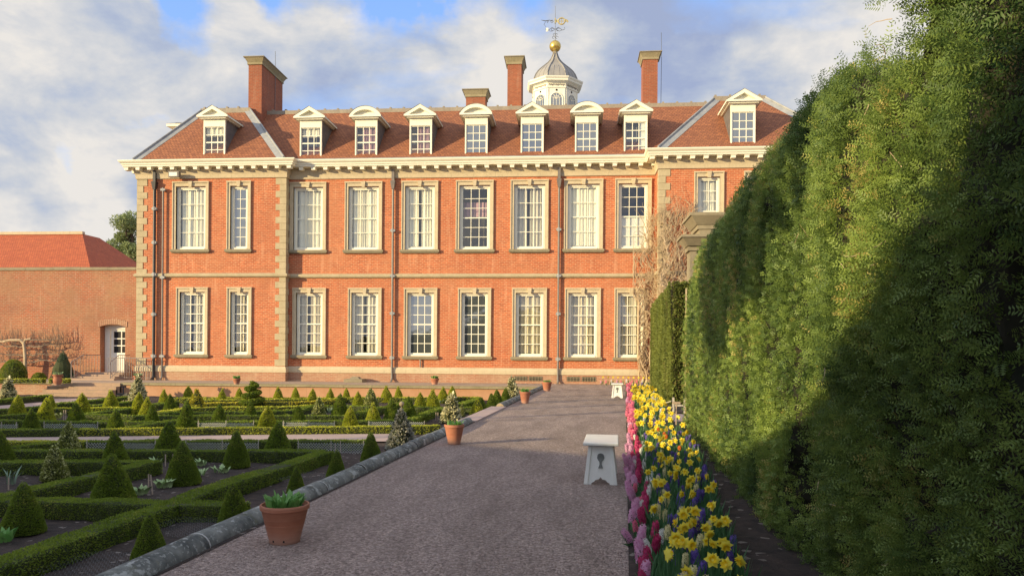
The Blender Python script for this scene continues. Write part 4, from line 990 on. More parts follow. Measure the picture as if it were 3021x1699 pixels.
# ================================================================== LOW BOX HEDGES
def box_hedge(pts, lab, mat='box_leaf', wid=.28, zt=-.38, ground=GZ, dens=1.0, cat='hedge', grp='low clipped hedges of the parterre'):
    P = [on_z(px, py, zt) for px, py in pts]
    C0 = Vector((P[0].x, P[0].y, ground)); chunks = []
    P = [Vector((p.x, p.y)) for p in P]
    H_ = zt - ground
    n = len(P); nr = []
    for i in range(n):
        d = (P[min(i + 1, n - 1)] - P[max(i - 1, 0)]).normalized(); nr.append(Vector((-d.y, d.x)))
    # core
    cs = [(-.5, 0), (-.5, .93), (-.44, 1), (.44, 1), (.5, .93), (.5, 0)]
    V = []; 
    for i in range(n):
        for o_, h in cs: q = P[i] + nr[i] * (o_ * wid * .9); V.append((q.x - C0.x, q.y - C0.y, h * H_ * .95))
    k = len(cs); Q = [[i * k + j, (i + 1) * k + j, (i + 1) * k + j + 1, i * k + j + 1] for i in range(n - 1) for j in range(k - 1)] + [[0, 1, 4, 5], [1, 2, 3, 4]] + [[(n - 1) * k + j for j in (0, 1, 4, 5)], [(n - 1) * k + j for j in (1, 2, 3, 4)]]
    chunks.append((np.array(V), np.array(Q), 1, None))
    PP = []; NN = []; Ymean = 0; tot = 0
    for i in range(n - 1):
        a, b_ = P[i], P[i + 1]; Ls = (b_ - a).length; ym = max(4, (a.y + b_.y) / 2); Ymean += ym * Ls; tot += Ls
    Ymean /= tot; lf = max(.015, .0019 * Ymean)
    for i in range(n - 1):
        a, b_ = P[i], P[i + 1]; d = (b_ - a); Ls = d.length; d = d.normalized(); nn = Vector((-d.y, d.x))
        if d.x < 0: nn = -nn
        # nn now points away from the camera (+y side) for left-right hedges
        for (w, kind) in ((wid, 'top'), (H_, 'front'), (H_ * .4, 'back')):
            cnt = int(Ls * w * 1.25 / (lf * lf * .5) * dens)
            if cnt < 1: continue
            u = rs.uniform(0, Ls, cnt); t = rs.uniform(-.5, .5, cnt)
            if kind == 'top':
                x = a.x + d.x * u + nn.x * t * wid; y = a.y + d.y * u + nn.y * t * wid; z = np.full(cnt, H_); NNk = np.tile((0, 0, 1.0), (cnt, 1))
            else:
                sg = -.5 if kind == 'front' else .5
                x = a.x + d.x * u + nn.x * sg * wid; y = a.y + d.y * u + nn.y * sg * wid; z = (t + .5) * H_ if kind == 'front' else H_ * (1 - .4 * (t + .5)); NNk = np.tile((nn.x * sg * 2, nn.y * sg * 2, 0.15), (cnt, 1))
            PP.append(np.stack([x, y, z], 1)); NN.append(NNk)
    for (e, sgn) in ((0, -1), (n - 1, 1)):       # end faces
        d = (P[1] - P[0]).normalized() if e == 0 else (P[-1] - P[-2]).normalized(); nn = Vector((-d.y, d.x)); cnt = int(wid * H_ * 1.25 / (lf * lf * .5))
        t = rs.uniform(-.5, .5, cnt); x = P[e].x + nn.x * t * wid; y = P[e].y + nn.y * t * wid; PP.append(np.stack([x, y, rs.uniform(0, H_, cnt)], 1)); NN.append(np.tile((d.x * sgn, d.y * sgn, 0), (cnt, 1)))
    PP = np.concatenate(PP); NN = np.concatenate(NN)
    off = (fbm(np.c_[PP[:, :2] * 5, PP[:, 2] * 8], 3) - .5) * .04 - lf * .45
    rn = np.clip(rs.uniform(0, 1, len(PP)) * .7 + .45 * (fbm(PP * 7 + 31, 2) - .25), 0, 1)
    PP = PP + NN * off[:, None] - np.array(C0) * np.array((1, 1, 0))
    PP[:, 2] += (PP[:, 2] / H_) * ((fbm(np.c_[(PP[:, :2] + np.array(C0)[:2]) * 1.6, PP[:, 2] * 0], 3) - .5) * .05)
    chunks.append(leaves(PP, NN, lf, lf * .6, .6, 0, rnd=rn))
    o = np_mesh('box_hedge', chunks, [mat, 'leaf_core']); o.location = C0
    return tag(o, lab, cat, grp)
HED = [
 ([(-60, 1675), (0, 1655), (303, 1549), (431, 1506), (512, 1480), (600, 1444), (966, 1328)], 'longest foreground hedge, a diagonal box band parallel to the stone kerb'),
 ([(-120, 1469), (114, 1471), (326, 1477), (490, 1481)], 'low box hedge running level from the left edge to the foreground crossing'),
 ([(530, 1480), (600, 1482), (725, 1484)], 'short box hedge from the foreground crossing to the kerb behind the nearest pot'),
 ([(-80, 1475), (0, 1458), (96, 1439), (310, 1390), (457, 1358)], 'diagonal box hedge on the left with a square cut end, behind the foreground cones'),
 ([(-120, 1363), (130, 1361), (326, 1359), (440, 1358)], 'level box hedge meeting the square cut end of the left diagonal'),
 ([(34, 1326), (300, 1326), (600, 1327), (919, 1329), (960, 1328)], 'level box hedge on the near side of the netted hedge'),
 ([(-120, 1300), (20, 1300), (256, 1300)], 'golden tipped low hedge at the near edge of the cross path, far left', 'box_gold_sunlit'),
 ([(256, 1300), (600, 1299), (1090, 1297)], 'low hedge behind wire netting at the near edge of the cross path'),
 ([(30, 1318), (175, 1300)], 'short dark diagonal hedge below the golden one at the far left'),
 ([(-120, 1267), (0, 1266), (240, 1264)], 'shaded left stretch of the long hedge beyond the cross path'),
 ([(240, 1264), (450, 1262), (850, 1258.5), (1150, 1256), (1216, 1255), (1296, 1253)], 'long sunlit yellow green hedge beyond the cross path', 'box_gold_sunlit'),  # sunlit stretch of the same hedge, sun put into its leaf colour
 ([(-120, 1236), (0, 1237), (79, 1239), (192, 1242), (367, 1243), (450, 1244)], 'level hedge with grey netting panels at the left, behind the long hedge'),
 ([(568, 1243), (767, 1242), (814, 1241), (1160, 1239.5)], 'level hedge with netting panels right of the middle, behind the long hedge'),
 ([(-60, 1229), (0, 1225), (79, 1219), (112, 1216)], 'dark thin hedge at the far left behind the left netting'),
 ([(-60, 1212), (0, 1207), (122, 1199)], 'narrow hedge along the pale side path at the far left'),
 ([(148, 1205), (213, 1204), (262, 1202), (384, 1202), (419, 1197)], 'bright hedge behind the labels and canes on the left', 'box_gold_sunlit'),
 ([(245, 1219.5), (332, 1209.5), (388, 1204)], 'short diagonal hedge under the bright hedge on the left'),
 ([(245, 1221.5), (431, 1225), (529, 1226), (850, 1225.5), (1017, 1224.5)], 'long dark level hedge through the middle of the parterre'),
 ([(384, 1258), (450, 1248.5), (529, 1237)], 'diagonal hedge climbing right from the long sunlit hedge'),
 ([(162, 1190), (227, 1185), (307, 1176), (379, 1169)], 'thin diagonal hedge in front of the garden steps'),
 ([(253, 1197), (314, 1191), (391, 1183)], 'second thin diagonal hedge in front of the garden steps'),
 ([(-60, 1185), (0, 1179), (75, 1171), (147, 1164)], 'dark hedge at the far left in front of the terrace wall'),
 ([(454, 1192), (489, 1187), (520, 1184)], 'short hedge left of the bright golden cone'),
 ([(515, 1173), (850, 1173), (1150, 1172)], 'far level hedge along the foot of the terrace wall, left part', 'box_gold_sunlit'),
 ([(1150, 1172), (1260, 1171.5), (1415, 1171)], 'far level hedge along the terrace wall, right end nearest the kerb', 'box_gold_sunlit'),
 ([(597, 1179), (850, 1177), (992, 1176)], 'second hedge in front of the far level hedge', 'box_gold_sunlit'),
 ([(564, 1197), (600, 1191), (636, 1187.5), (713, 1186.5)], 'golden hedge curving left of the spiral topiary', 'gold_leaf'),
 ([(765, 1186), (850, 1185), (929, 1184), (992, 1179)], 'golden hedge right of the spiral topiary', 'gold_leaf'),
 ([(470, 1214), (536, 1205), (645, 1200), (767, 1200), (850, 1199), (912, 1195)], 'pale topped hedge in front of the spiral topiary', 'box_gold_sunlit'),
 ([(470, 1217), (640, 1214), (850, 1211), (873, 1208), (927, 1194)], 'nearer pale topped hedge of the middle knot'),
 ([(952, 1196), (1020, 1196.5), (1090, 1197)], 'short dark hedge right of the rough textured cone'),
 ([(1045, 1219), (1088, 1209), (1142, 1200), (1200, 1181)], 'diagonal hedge between the gold cones right of centre'),
 ([(1215, 1199), (1305, 1201), (1330, 1201)], 'dark level hedge left of the tall cream variegated cone'),
 ([(1350, 1201), (1392, 1201)], 'dark level hedge right of the tall cream variegated cone'),
 ([(1205, 1238), (1277, 1209), (1312, 1202)], 'bright topped diagonal hedge ending beside the cream variegated cone'),
 ([(1354, 1193), (1415, 1172)], 'dark diagonal hedge dropping from the right end of the far hedge'),
 ([(560, 1227), (606, 1222), (650, 1221)], 'tiny diagonal hedge left of the middle dark cone'),
]
for h in HED: box_hedge(h[0], h[1], *(h[2:] if len(h) > 2 else ('box_leaf',)))
# clipped low hedge on the terrace by the wall
pA, pB = on_y(-40, 1118, 33.9), on_y(205, 1118, 33.9)
box_hedge([(-60, 1117.5), (130, 1117.5)], 'sunlit hedge on the terrace left of the terracotta urn', 'box_gold_sunlit', .4, .17, -.02, grp='terrace hedges')
box_hedge([(150, 1117.5), (205, 1117.5)], 'short sunlit hedge on the terrace right of the terracotta urn', 'box_gold_sunlit', .4, .17, -.02, grp='terrace hedges')

# ================================================================== CONES
def cone_mesh(name, mat, nleaf, lf, ragged=.06, asp=.39, seed=1, lw=.6, bulge=.22):
    global rs
    rs = np.random.RandomState(seed)
    u = 1 - np.sqrt(rs.uniform(0, 1, nleaf)) * .985; th = rs.uniform(0, 2 * math.pi, nleaf)
    prof = lambda t: asp * ((1 - t) ** (1 - bulge)) * (1 - .12 * np.exp(-t * 14)) + .01
    z = u; r = prof(u); 
    P = np.stack([r * np.cos(th), r * np.sin(th), z], 1); Nn = nrm(np.stack([np.cos(th), np.sin(th), np.full(nleaf, asp)], 1))
    off = (fbm(P * 5 + seed * 9, 3) - .5) * ragged * 2 - lf * .5; 
    c = leaves(P + Nn * off[:, None], Nn, lf, lf * lw, .7, 0, rnd=np.clip(rs.uniform(0, 1, nleaf) * .7 + .5 * (fbm(P * 7 + 5, 2) - .25), 0, 1), up=(0, 0, .25))
    g = []; 
    for zz in np.linspace(0, 1, 9):
        for k in range(17): a = 2 * math.pi * k / 16; rr = max(.002, prof(np.array([zz]))[0] * .93 - .004); g.append((rr * math.cos(a), rr * math.sin(a), zz * .96))
    gc = grid_chunk(np.array(g), 9, 17, 1)
    return np_mesh(name, [gc, c], [mat, 'leaf_core'], link=False)
CM = {}
CM['near'] = [cone_mesh('box_cone', 'box_leaf', 13000, .028, .026, .38, s_) for s_ in (1, 2)]
CM['mid'] = [cone_mesh('box_cone', 'box_leaf', 6000, .042, .03, .39, s_, .7) for s_ in (3, 4, 5)]
CM['lit'] = [cone_mesh('box_cone', 'box_gold_sunlit', 5000, .045, .04, .37, s_, .7) for s_ in (6, 7)]  # sunlight painted into the leaves of these cones
CM['gold'] = [cone_mesh('golden_cone', 'gold_leaf', 1500, .085, .05, .40, 8, .5)]
CM['vyel'] = [cone_mesh('variegated_cone', 'varieg_green', 2600, .06, .03, .38, 9, .7)]
CM['vpale'] = [cone_mesh('variegated_cone', 'varieg_pale', 1700, .085, .05, .32, s_, .6) for s_ in (10, 11)]
CM['vsil'] = [cone_mesh('variegated_cone', 'varieg_silver', 2600, .075, .05, .36, 12, .5)]
rs = np.random.RandomState(77)
CONES = [ # px, apex y, base y, kind
 (5,1267,1358,'near'),(68,1421,1577,'near'),(442,1513,1672,'near'),(335,1337,1474,'near'),(540,1300,1433,'near'),(693,1422,1562,'near'),(873,1375,1474,'near'),(991,1326,1418,'near'),
 (163,1307,1420,'vyel'),(698,1268,1383,'near'),(342,1271,1356,'mid'),(200,1242,1324,'vyel'),(498,1238,1324,'mid'),(820,1242,1325,'mid'),(1096,1273,1370,'near'),
 (93,1204,1262,'mid'),(341,1205,1261,'mid'),(548,1190,1259,'mid'),(788,1195,1257,'lit'),(1033,1197,1255,'lit'),
 (133,1172,1240,'lit'),(225,1186,1240,'mid'),(449,1191,1242,'mid'),(646,1191,1241,'mid'),(882,1195,1237,'mid'),(1101,1187,1236,'lit'),(1158,1174,1234,'mid'),(1205,1169,1229,'mid'),
 (51,1164,1218,'lit'),(242,1157,1216,'lit'),(433,1171,1224,'lit'),(552,1179,1224,'mid'),(739,1181,1224,'mid'),(940,1169,1223,'vyel'),(1003,1160,1222,'mid'),(1406,1175,1227,'lit'),(1421,1172,1214,'mid'),
 (148,1164,1203,'lit'),(327,1149,1200,'lit'),(407,1155,1207,'lit'),(503,1161,1200,'mid'),(580,1146,1196,'gold'),(1055,1153,1196,'mid'),(1239,1157,1198,'mid'),(1277,1147,1198,'mid'),(1451,1159,1197,'mid'),
 (485,1147,1188,'mid'),(921,1145,1181,'mid'),(1095,1143,1191,'vyel'),(1466,1148,1183,'mid'),
 (556,1137,1172,'mid'),(654,1145,1177,'mid'),(706,1143,1171,'mid'),(821,1140,1176,'mid'),(872,1141,1170,'mid'),(973,1144,1175,'mid'),(1022,1143,1169,'mid'),(1141,1137,1173,'mid'),(1176,1139,1168,'mid'),(1307,1140,1174,'mid'),(1334,1137,1171,'mid'),(1491,1143,1176,'mid'),
 (24,1110,1174,'vpale'),(407,1106,1176,'vpale'),(1331,1156,1252,'vpale'),(1512,1108,1173,'vpale'),(1184,1204,1333,'vsil'),(1361,1192,1232,'vyel')]
BANDS = [(10.6, 'nearest row'), (13.2, 'second row back'), (17.0, 'row before the cross path'), (21.0, 'row behind the long sunlit hedge'), (24.0, 'near half of the far parterre'), (27.0, 'middle of the far parterre'), (30.0, 'back half of the far parterre'), (99, 'back row below the terrace wall')]
LOOK = {'near': 'dark green clipped cone', 'mid': 'dark green clipped cone', 'lit': 'yellow green clipped cone with sunlight put into its leaf colour', 'gold': 'bright golden clipped cone', 'vyel': 'speckled yellow green cone', 'vpale': 'cream variegated holly cone', 'vsil': 'silvery variegated cone'}
ORD = ['first', 'second', 'third', 'fourth', 'fifth', 'sixth', 'seventh', 'eighth', 'ninth', 'tenth', 'eleventh', 'twelfth', 'thirteenth', 'fourteenth', 'fifteenth', 'sixteenth', 'seventeenth', 'eighteenth', 'nineteenth', 'twentieth', 'twenty first', 'twenty second', 'twenty third', 'twenty fourth']
rows_ = {}
for (px, ya, yb, k) in CONES:
    if k == 'mid' and yb < 1200 and px < 1440: k = 'lit'  # far cones take the leaf colour with painted sunlight
    b_ = on_z(px, yb - 4, GZ)
    if (yb <= 1362 and px not in (1184, 1331, 1361)) or px == 335:      # foot hidden behind the hedge in front
        t_ = on_z(px, yb + 1, -.38); b_ = Vector((t_.x * (1 + .5 / t_.y), t_.y + .5, GZ))
    if b_.y > 31.7: dd = ray(px, yb); t_ = 31.7 / dd.y; b_ = Vector((dd.x * t_, 31.7 + random.uniform(-.3, .2), GZ))
    bi = next(i for i, (lim, _) in enumerate(BANDS) if b_.y < lim); rows_.setdefault(bi, []).append((px, ya, yb, k, b_))
ci = 0
for bi in sorted(rows_):
    R_ = sorted(rows_[bi])
    for i, (px, ya, yb, k, b_) in enumerate(R_):
        hgt = on_y(px, ya, b_.y).z - GZ
        me = CM[k][ci % len(CM[k])]; ci += 1
        nm = {'gold': 'golden_cone', 'vyel': 'variegated_cone', 'vpale': 'variegated_cone', 'vsil': 'variegated_cone'}.get(k, 'box_cone')
        o = bpy.data.objects.new(nm, me); COL.objects.link(o); o.location = (b_.x, b_.y, GZ + .005); w = hgt * random.uniform(.93, 1.1)
        o.scale = (w * random.uniform(.93, 1.07), w, hgt); o.rotation_euler = (random.gauss(0, .025), random.gauss(0, .025), random.uniform(0, 6))
        tag(o, LOOK[k] + ', ' + ORD[i] + ' from left in ' + BANDS[bi][1], 'topiary', 'clipped cones of the parterre')
# ball finial on the silver cone, standing behind it
b_ = on_z(1184, 1329, GZ); fz = on_y(1184, 1191, b_.y).z
m = MB(); m.tube([(0, 0, 0), (0, 0, fz - GZ - .03)], .012, 6); m.lathe([(.0, -.05)] + [(.055 * math.cos(t), .055 * math.sin(t)) for t in np.linspace(-1.4, 1.4, 9)] + [(0, .055)], 16, (0, 0, fz - GZ))
o = m.build('finial_stake', 'kerb_end', smooth=True); o.location = (b_.x, b_.y, GZ); tag(o, 'cream ball finial on a stake poking out of the silvery cone', 'finial')
# spiral topiary
b_ = on_z(744, 1204, GZ); hh = on_y(744, 1122, b_.y).z - GZ
PP = []; NN = []
n = 12000; t = rs.uniform(0, 1, n)
ang = t * 2 * math.pi * 3.4; base_r = (.46 * (1 - .72 * t)); z = (.05 + t * .86) * hh
tr = .13 * (1 - .25 * t); cr = base_r - tr * .8; phi = rs.uniform(0, 2 * math.pi, n)
cxs = cr * np.cos(ang); cys = cr * np.sin(ang)
Nn = np.stack([np.cos(ang) * np.cos(phi), np.sin(ang) * np.cos(phi), np.sin(phi)], 1)
P = np.stack([cxs, cys, z], 1) + Nn * tr[:, None] * np.array((1.15, 1.15, .56))
ch = [leaves(P, Nn, .05, .03, .6, 0)]
sv = MB(); tt = np.linspace(0, 1, 70); sv.tube([((.46 * (1 - .72 * q) - .1) * math.cos(q * 21.36), (.46 * (1 - .72 * q) - .1) * math.sin(q * 21.36), (.05 + q * .86) * hh) for q in tt], [max(.03, .06 * (1 - .3 * q)) for q in tt], 8); 
T = thing('spiral_topiary', 'dark green spiral topiary rising above the far parterre', 'topiary', (b_.x, b_.y, GZ))
np_mesh('foliage', ch, ['box_leaf'], T); sv.build('branches', 'leaf_core', T); m = MB(); m.tube([(0, 0, 0), (0, 0, hh)], .03, 6); m.build('trunk', 'bark', T)
# bushes by the garden wall
def blob_bush(px, yb, Y, w, h, lab, mat, nm, n=5000, lf=.05, cone=False, z0=0):
    p = on_y(px, yb, Y); u = rs.normal(0, 1, (n, 3)); u = nrm(u); u[:, 2] = np.abs(u[:, 2]) * 1.0
    if cone: tz = 1 - np.sqrt(rs.uniform(0, 1, n)); th = rs.uniform(0, 6.28, n); P = np.stack([w * (1 - tz) ** .8 * np.cos(th), w * (1 - tz) ** .8 * np.sin(th), tz * h], 1); Nn = nrm(np.stack([np.cos(th), np.sin(th), np.full(n, .4)], 1))
    else: P = u * np.array((w, w, h)) ; P[:, 2] = P[:, 2]; Nn = nrm(u)
    P = P + Nn * ((fbm(P * 4, 3) - .5) * .12)[:, None]
    T = thing(nm, lab, 'bush', (p.x, Y, z0)); np_mesh('foliage', [leaves(P, Nn, lf, lf * .6, .7, 0)], [mat], T)
    m = MB(); m.lathe([(w * .9, 0), (w * .85, h * .4), (w * .5 if not cone else w * .35, h * .75), (.02, h * .93)], 14); m.build('core', 'leaf_core', T)
blob_bush(40, 1118, 35.4, .58, .95, 'dark round clipped bush under the trained tree', 'box_leaf', 'round_bush', z0=.0)
blob_bush(185, 1118, 35.2, .52, 1.45, 'dark cone bush standing behind the urn beside the door steps', 'conifer_dark', 'cone_bush', cone=True)
blob_bush(116, 1116, 35.6, .3, .3, 'small dark rounded shrub between ball bush and cone bush', 'box_leaf', 'small_bush', n=1500)

# espalier
E_ = on_y(72, 1100, 36.3)
T = thing('espalier_tree', 'bare old fruit tree trained flat against the brick garden wall', 'tree', (E_.x, 36.3, 0))
def at(px, py): p = on_y(px, py, 36.3); return (p.x - E_.x, random.uniform(-.05, .05), p.z)
m = MB(); m.tube([at(74, 1102), at(76, 1060), at(73, 1030), at(71, 1012), at(76, 1002), at(90, 1000)], [.11, .085, .08, .08, .07, .06], 8); m.tube([at(72, 1015), at(60, 1003), at(30, 1003), at(10, 1008), at(-20, 1006)], [.08, .07, .06, .05, .04], 6); m.build('trunk', 'bark_pale', T)
m = MB(); arms = []
for y in (1004, 1022, 1048, 1068): 
    for s_ in (-1, 1):
        pts = [at(72 + s_ * d, y + random.uniform(-3, 4) - (3 if d > 30 else 0)) for d in np.linspace(2, 108, 9)]; m.tube(pts, [.035, .035, .03, .03, .028, .025, .02, .016, .01], 5); arms += pts[1:]
for p in arms * 5:
    q = Vector(p) + Vector((random.uniform(-.15, .15), 0, 0)); L_ = random.uniform(.15, .75) * (1.2 if p[2] > 1.9 else .6); pts = [q]
    for k in range(4): pts.append(pts[-1] + Vector((random.uniform(-.09, .09), random.uniform(-.04, .02), L_ / 4)))
    m.tube(pts, [.012, .01, .008, .006, .004], 4)
    if random.random() < .7:
        s_ = pts[2]; m.tube([s_, s_ + Vector((random.uniform(-.2, .2), 0, random.uniform(.08, .25)))], [.007, .004], 4)
m.build('branches', 'bark', T)

# bare climber on the mansion corner
C_ = Vector((3.3, 36.2, 0)); T = thing('bare_climber', 'tangled leafless climbing shrub covering the mansion corner beside the hedge', 'climber', C_)
m = MB(); rr = random.Random(5)
def clim(x, y, z, n, th, st, bias):
    pts = [Vector((x, y, z))]; d = Vector((rr.uniform(-.5, .5), 0, 1)).normalized()
    for k in range(n):
        d = (d + Vector((rr.uniform(-.55, .55) + bias, rr.uniform(-.18, .18), rr.uniform(-.4, .45)))).normalized(); p = pts[-1] + d * st
        front = 36.36 if p.x < 3.9 else 35.15
        p.y = min(front, max(front - .55, p.y)); p.x = min(6.0, max(2.85 if 4 < p.z < 8.5 else 3.1, p.x)); p.z = max(.0, p.z); pts.append(p)
    r0 = th; m.tube([p - C_ for p in pts], [max(.006, r0 * (1 - i / (n + 1.0))) for i in range(n + 1)], 4)
    return pts
seeds = []
for k in range(26):
    x = rr.uniform(3.25, 4.9); seeds += clim(x, 36.25, 0, 30, rr.uniform(.03, .06), .24, rr.uniform(-.03, .03))
for k in range(900):
    p = rr.choice(seeds)
    if p.z > 10.1: continue
    clim(p.x, p.y - .05, p.z, rr.randint(5, 12), rr.uniform(.012, .026), .12, rr.uniform(-.05, .05))
for k in range(480):   # dense mass in the middle height
    clim(rr.uniform(3.4, 5.6), 36.0, rr.uniform(3.2, 7.9), rr.randint(6, 12), rr.uniform(.012, .022), .13, 0)
m.build('stems', 'bark_pale', T)
# gate pier
p1 = on_y(2050, 640, 25.0)
T = thing('gate_pier', 'stone gate pier with moulded caps rising behind the tall hedge', 'pier', (p1.x, 25, 0))
m = MB(); gx = p1.x
w0 = 1.2
z1 = on_y(2050, 638, 25).z; x2 = on_y(2027, 640, 25).x
m.box(x2 + .36 - gx, x2 + 2 - gx, -.4, .8, 0, z1 - 1.0); m.build('shaft', 'stone', T)
m = MB(); a = x2 + .30 - gx; b2 = x2 + 2 - gx
a = x2 - gx
m.box(a, a + 2, -.7, 1.1, z1 - .09, z1); m.taper(a + .24, a + 1.8, -.5, .9, z1 - .36, z1 - .09, .20); m.box(a + .27, a + 1.7, -.47, .85, z1 - .50, z1 - .362); m.box(a + .33, a + 1.7, -.43, .83, z1 - 1.0, z1 - .502)
m.build('cap', 'stone_dark', T)
x3 = on_y(2000, 710, 24).x - gx; z3 = on_y(2000, 703, 24).z
m = MB(); m.box(x3, x3 + 1.5, -1.8, -.72, z3 - .08, z3); m.taper(x3 + .22, x3 + 1.3, -1.58, -.9, z3 - .32, z3 - .08, .18); m.box(x3 + .25, x3 + 1.3, -1.5, -.8, z3 - .46, z3 - .322); m.box(x3 + .32, x3 + 1.3, -1.45, -.78, 0, z3 - .462)
m.build('side_pilaster', 'stone_dark', T)

# ================================================================== TALL YEW HEDGE
def hx(Y): return 1.66 + (Y - 5.0) * .064
OUT = [(2022, 900), (2028, 840), (2039, 762), (2059, 716), (2093, 675), (2126, 613), (2167, 542), (2213, 488), (2254, 426), (2291, 377), (2316, 348), (2345, 285), (2420, 250), (2498, 222), (2592, 205), (2615, 180), (2660, 160)]
oy_, oz_ = [], []
for px, py in OUT:
    xo = hx(0) - (.06 if px < 2400 else .24 if px > 2500 else .15); d = ray(px, py); t = xo / (d.x - .064 * d.y); oy_.append(t * d.y); oz_.append(EYE + t * d.z)
idx = np.argsort(oy_); oy_ = np.array(oy_)[idx]; oz_ = np.array(oz_)[idx]
YFAR = 15.4
def ztop_f(Y): return np.where(Y < 3.2, np.interp(Y, [2.72, 2.9, 3.2], [4.7, 3.9, 3.15]), np.interp(Y, oy_, oz_)) 
def hedge_pt(Y, z):
    p = np.stack([np.zeros_like(Y), Y, z], 1)
    big = fbm(p * np.array((1, .75, .55)) + 3.3, 2) - .5; med = fbm(p * np.array((1, 2.6, 1.3)) + 8.1, 3) - .5; fine = fbm(p * 9 + 1.1, 2) - .5
    near = 1 / (1 + np.exp((Y - 4.75) / .12)) * 1 / (1 + np.exp(-(z - 1.5) / .35))
    x = hx(Y) + .07 * big + .10 * med + .09 * fine + .07 * (fbm(p * 20 + 7, 2) - .5) - .20 * near - .04
    holes = np.clip((fbm(p * np.array((1, 4.5, 2.4)) + 40, 2) - .62) * 5, 0, 1)
    crev = np.clip((fbm(p * np.array((1, 3.4, .8)) + 77, 2) - .56) * 4, 0, 1); x = x + crev * .15; x = x + holes * .28
    x = x - .12 * np.exp(-z / .25) * 0
    zt = ztop_f(Y); lean = np.clip((z - (zt - .5)) / .5, 0, 1); x = x + lean ** 2 * .14
    return x, holes
rs = np.random.RandomState(42)
T = thing('yew_hedge', 'tall shaggy dark green yew hedge filling the right side of the photo', 'hedge', (1.7, 5, 0)); HL = np.array((1.7, 5.0, 0.0))
ny, nz = 260, 110; ys_ = 1.2 + (YFAR - 1.2) * (np.linspace(0, 1, ny) ** 1.5); V = np.zeros((ny, nz, 3))
for j in range(nz):
    zf = j / (nz - 9) if j < nz - 8 else 1.0; zt = ztop_f(ys_); z = zt * min(1, zf); x, _h_ = hedge_pt(ys_, z)
    if j >= nz - 8: x = x + (j - (nz - 9)) * .28
    V[:, j] = np.stack([x + .05, ys_, z], 1)
V -= HL; core = grid_chunk(V, ny, nz, 1)
# far end face
ez = np.linspace(0, 1, 12); ex = np.linspace(0, 1, 8); EV = np.zeros((12, 8, 3))
for a_, e1 in enumerate(ez):
    for b__, e2 in enumerate(ex): EV[a_, b__] = (hx(YFAR) + .05 + e2 * 2.2, YFAR, e1 * ztop_f(np.array([YFAR]))[0])
EV = EV - HL
def tm(ch, mi): return (ch[0], ch[1], mi, ch[3])
chunks = [core, grid_chunk(EV, 12, 8, 1)]
cam2 = lambda Y: Y
def scatter(y0, y1, n, z0=0.0):
    Y = rs.uniform(y0, y1, n); zt = ztop_f(Y); z = z0 + rs.uniform(0, 1, n) * (zt - z0 + .02); x, h = hedge_pt(Y, z)
    e = .02; xy, _ = hedge_pt(Y + e, z); xz, _ = hedge_pt(Y, z + e); Nn = nrm(np.stack([-np.ones(n), (xy - x) / e * .6, (xz - x) / e * .6], 1))
    keep = rs.uniform(0, 1, n) > h * .8
    cl = .5 * fbm(np.stack([x * 0, Y * 4.5, z * 4.5], 1) + 11, 3) + .5 * fbm(np.stack([x * 0, Y * 2.2, z * .5], 1) + 23, 2)
    rnd = np.clip(rs.uniform(0, 1, n) ** 1.3 * .85 + (cl - .42) * 1.5, 0, 1) * np.where(rs.uniform(0, 1, n) < .97, .93, 1.0)
    return (np.stack([x, Y, z], 1) - HL)[keep], Nn[keep], rnd[keep]
for (y0, y1, n, ln, nl, nw, pr, off) in ((1.9, 3.6, 17000, .075, .027, .0075, 5, .02), (3.6, 5.2, 17000, .07, .027, .009, 4, .02), (5.2, 8, 26000, .058, .028, .013, 3, .02), (8, 11.5, 20000, .055, .032, .018, 2, .03), (11.5, YFAR, 9000, .06, .036, .022, 2, .03)):
    P, Nn, rn = scatter(y0, y1, n); depth = rs.uniform(-.09, .05, len(P)); P = P + Nn * depth[:, None]
    chunks.append(sprigs(P, Nn, ln, nl, nw, pr, 0, .55, (-.1, 0, .3), rn))
# shaggy tops
n = 2600; Y = rs.uniform(2.66, 3.25, n); zt = ztop_f(Y); z = rs.uniform(2.9, 4.5, n); k_ = z < zt + .15; x = hx(Y) + rs.uniform(-.34, .1, n)
P = (np.stack([x, Y, z], 1) - HL)[k_]; chunks.append(sprigs(P, np.tile((-.4, 1.0, .2), (len(P), 1)), .09, .022, .005, 7, 0, .6, (0, .2, .3)))
n = 2600; Y = rs.uniform(2.5, YFAR, n); zt = ztop_f(Y); x, _ = hedge_pt(Y, zt); P = np.stack([x + rs.uniform(-.02, .5, n), Y, zt - .03], 1) - HL
chunks.append(sprigs(P, np.tile((0, 0, 1.0), (n, 1)), .13, .03, .009, 6, 0, .45, (0, 0, .4)))
for _ in range(60):      # individual taller leaders
    Yc = rs.uniform(3.8, 6.4); zt0 = ztop_f(np.array([Yc]))[0]; x0, _ = hedge_pt(np.array([Yc]), np.array([zt0])); k = rs.randint(6, 12); hgt = rs.uniform(.1, .24)
    base = np.array((x0[0] + rs.uniform(0, .15), Yc, zt0 - .04)); tt = np.linspace(0, 1, k)[:, None]; P = base + tt * np.array((rs.uniform(-.05, .05), rs.uniform(-.05, .05), hgt)) - HL
    chunks.append(sprigs(P, nrm(rs.normal(0, .6, (k, 3)) + (0, 0, .9)), .07, .028, .007, 4, 0, .4))
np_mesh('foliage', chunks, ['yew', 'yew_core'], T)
m = MB()
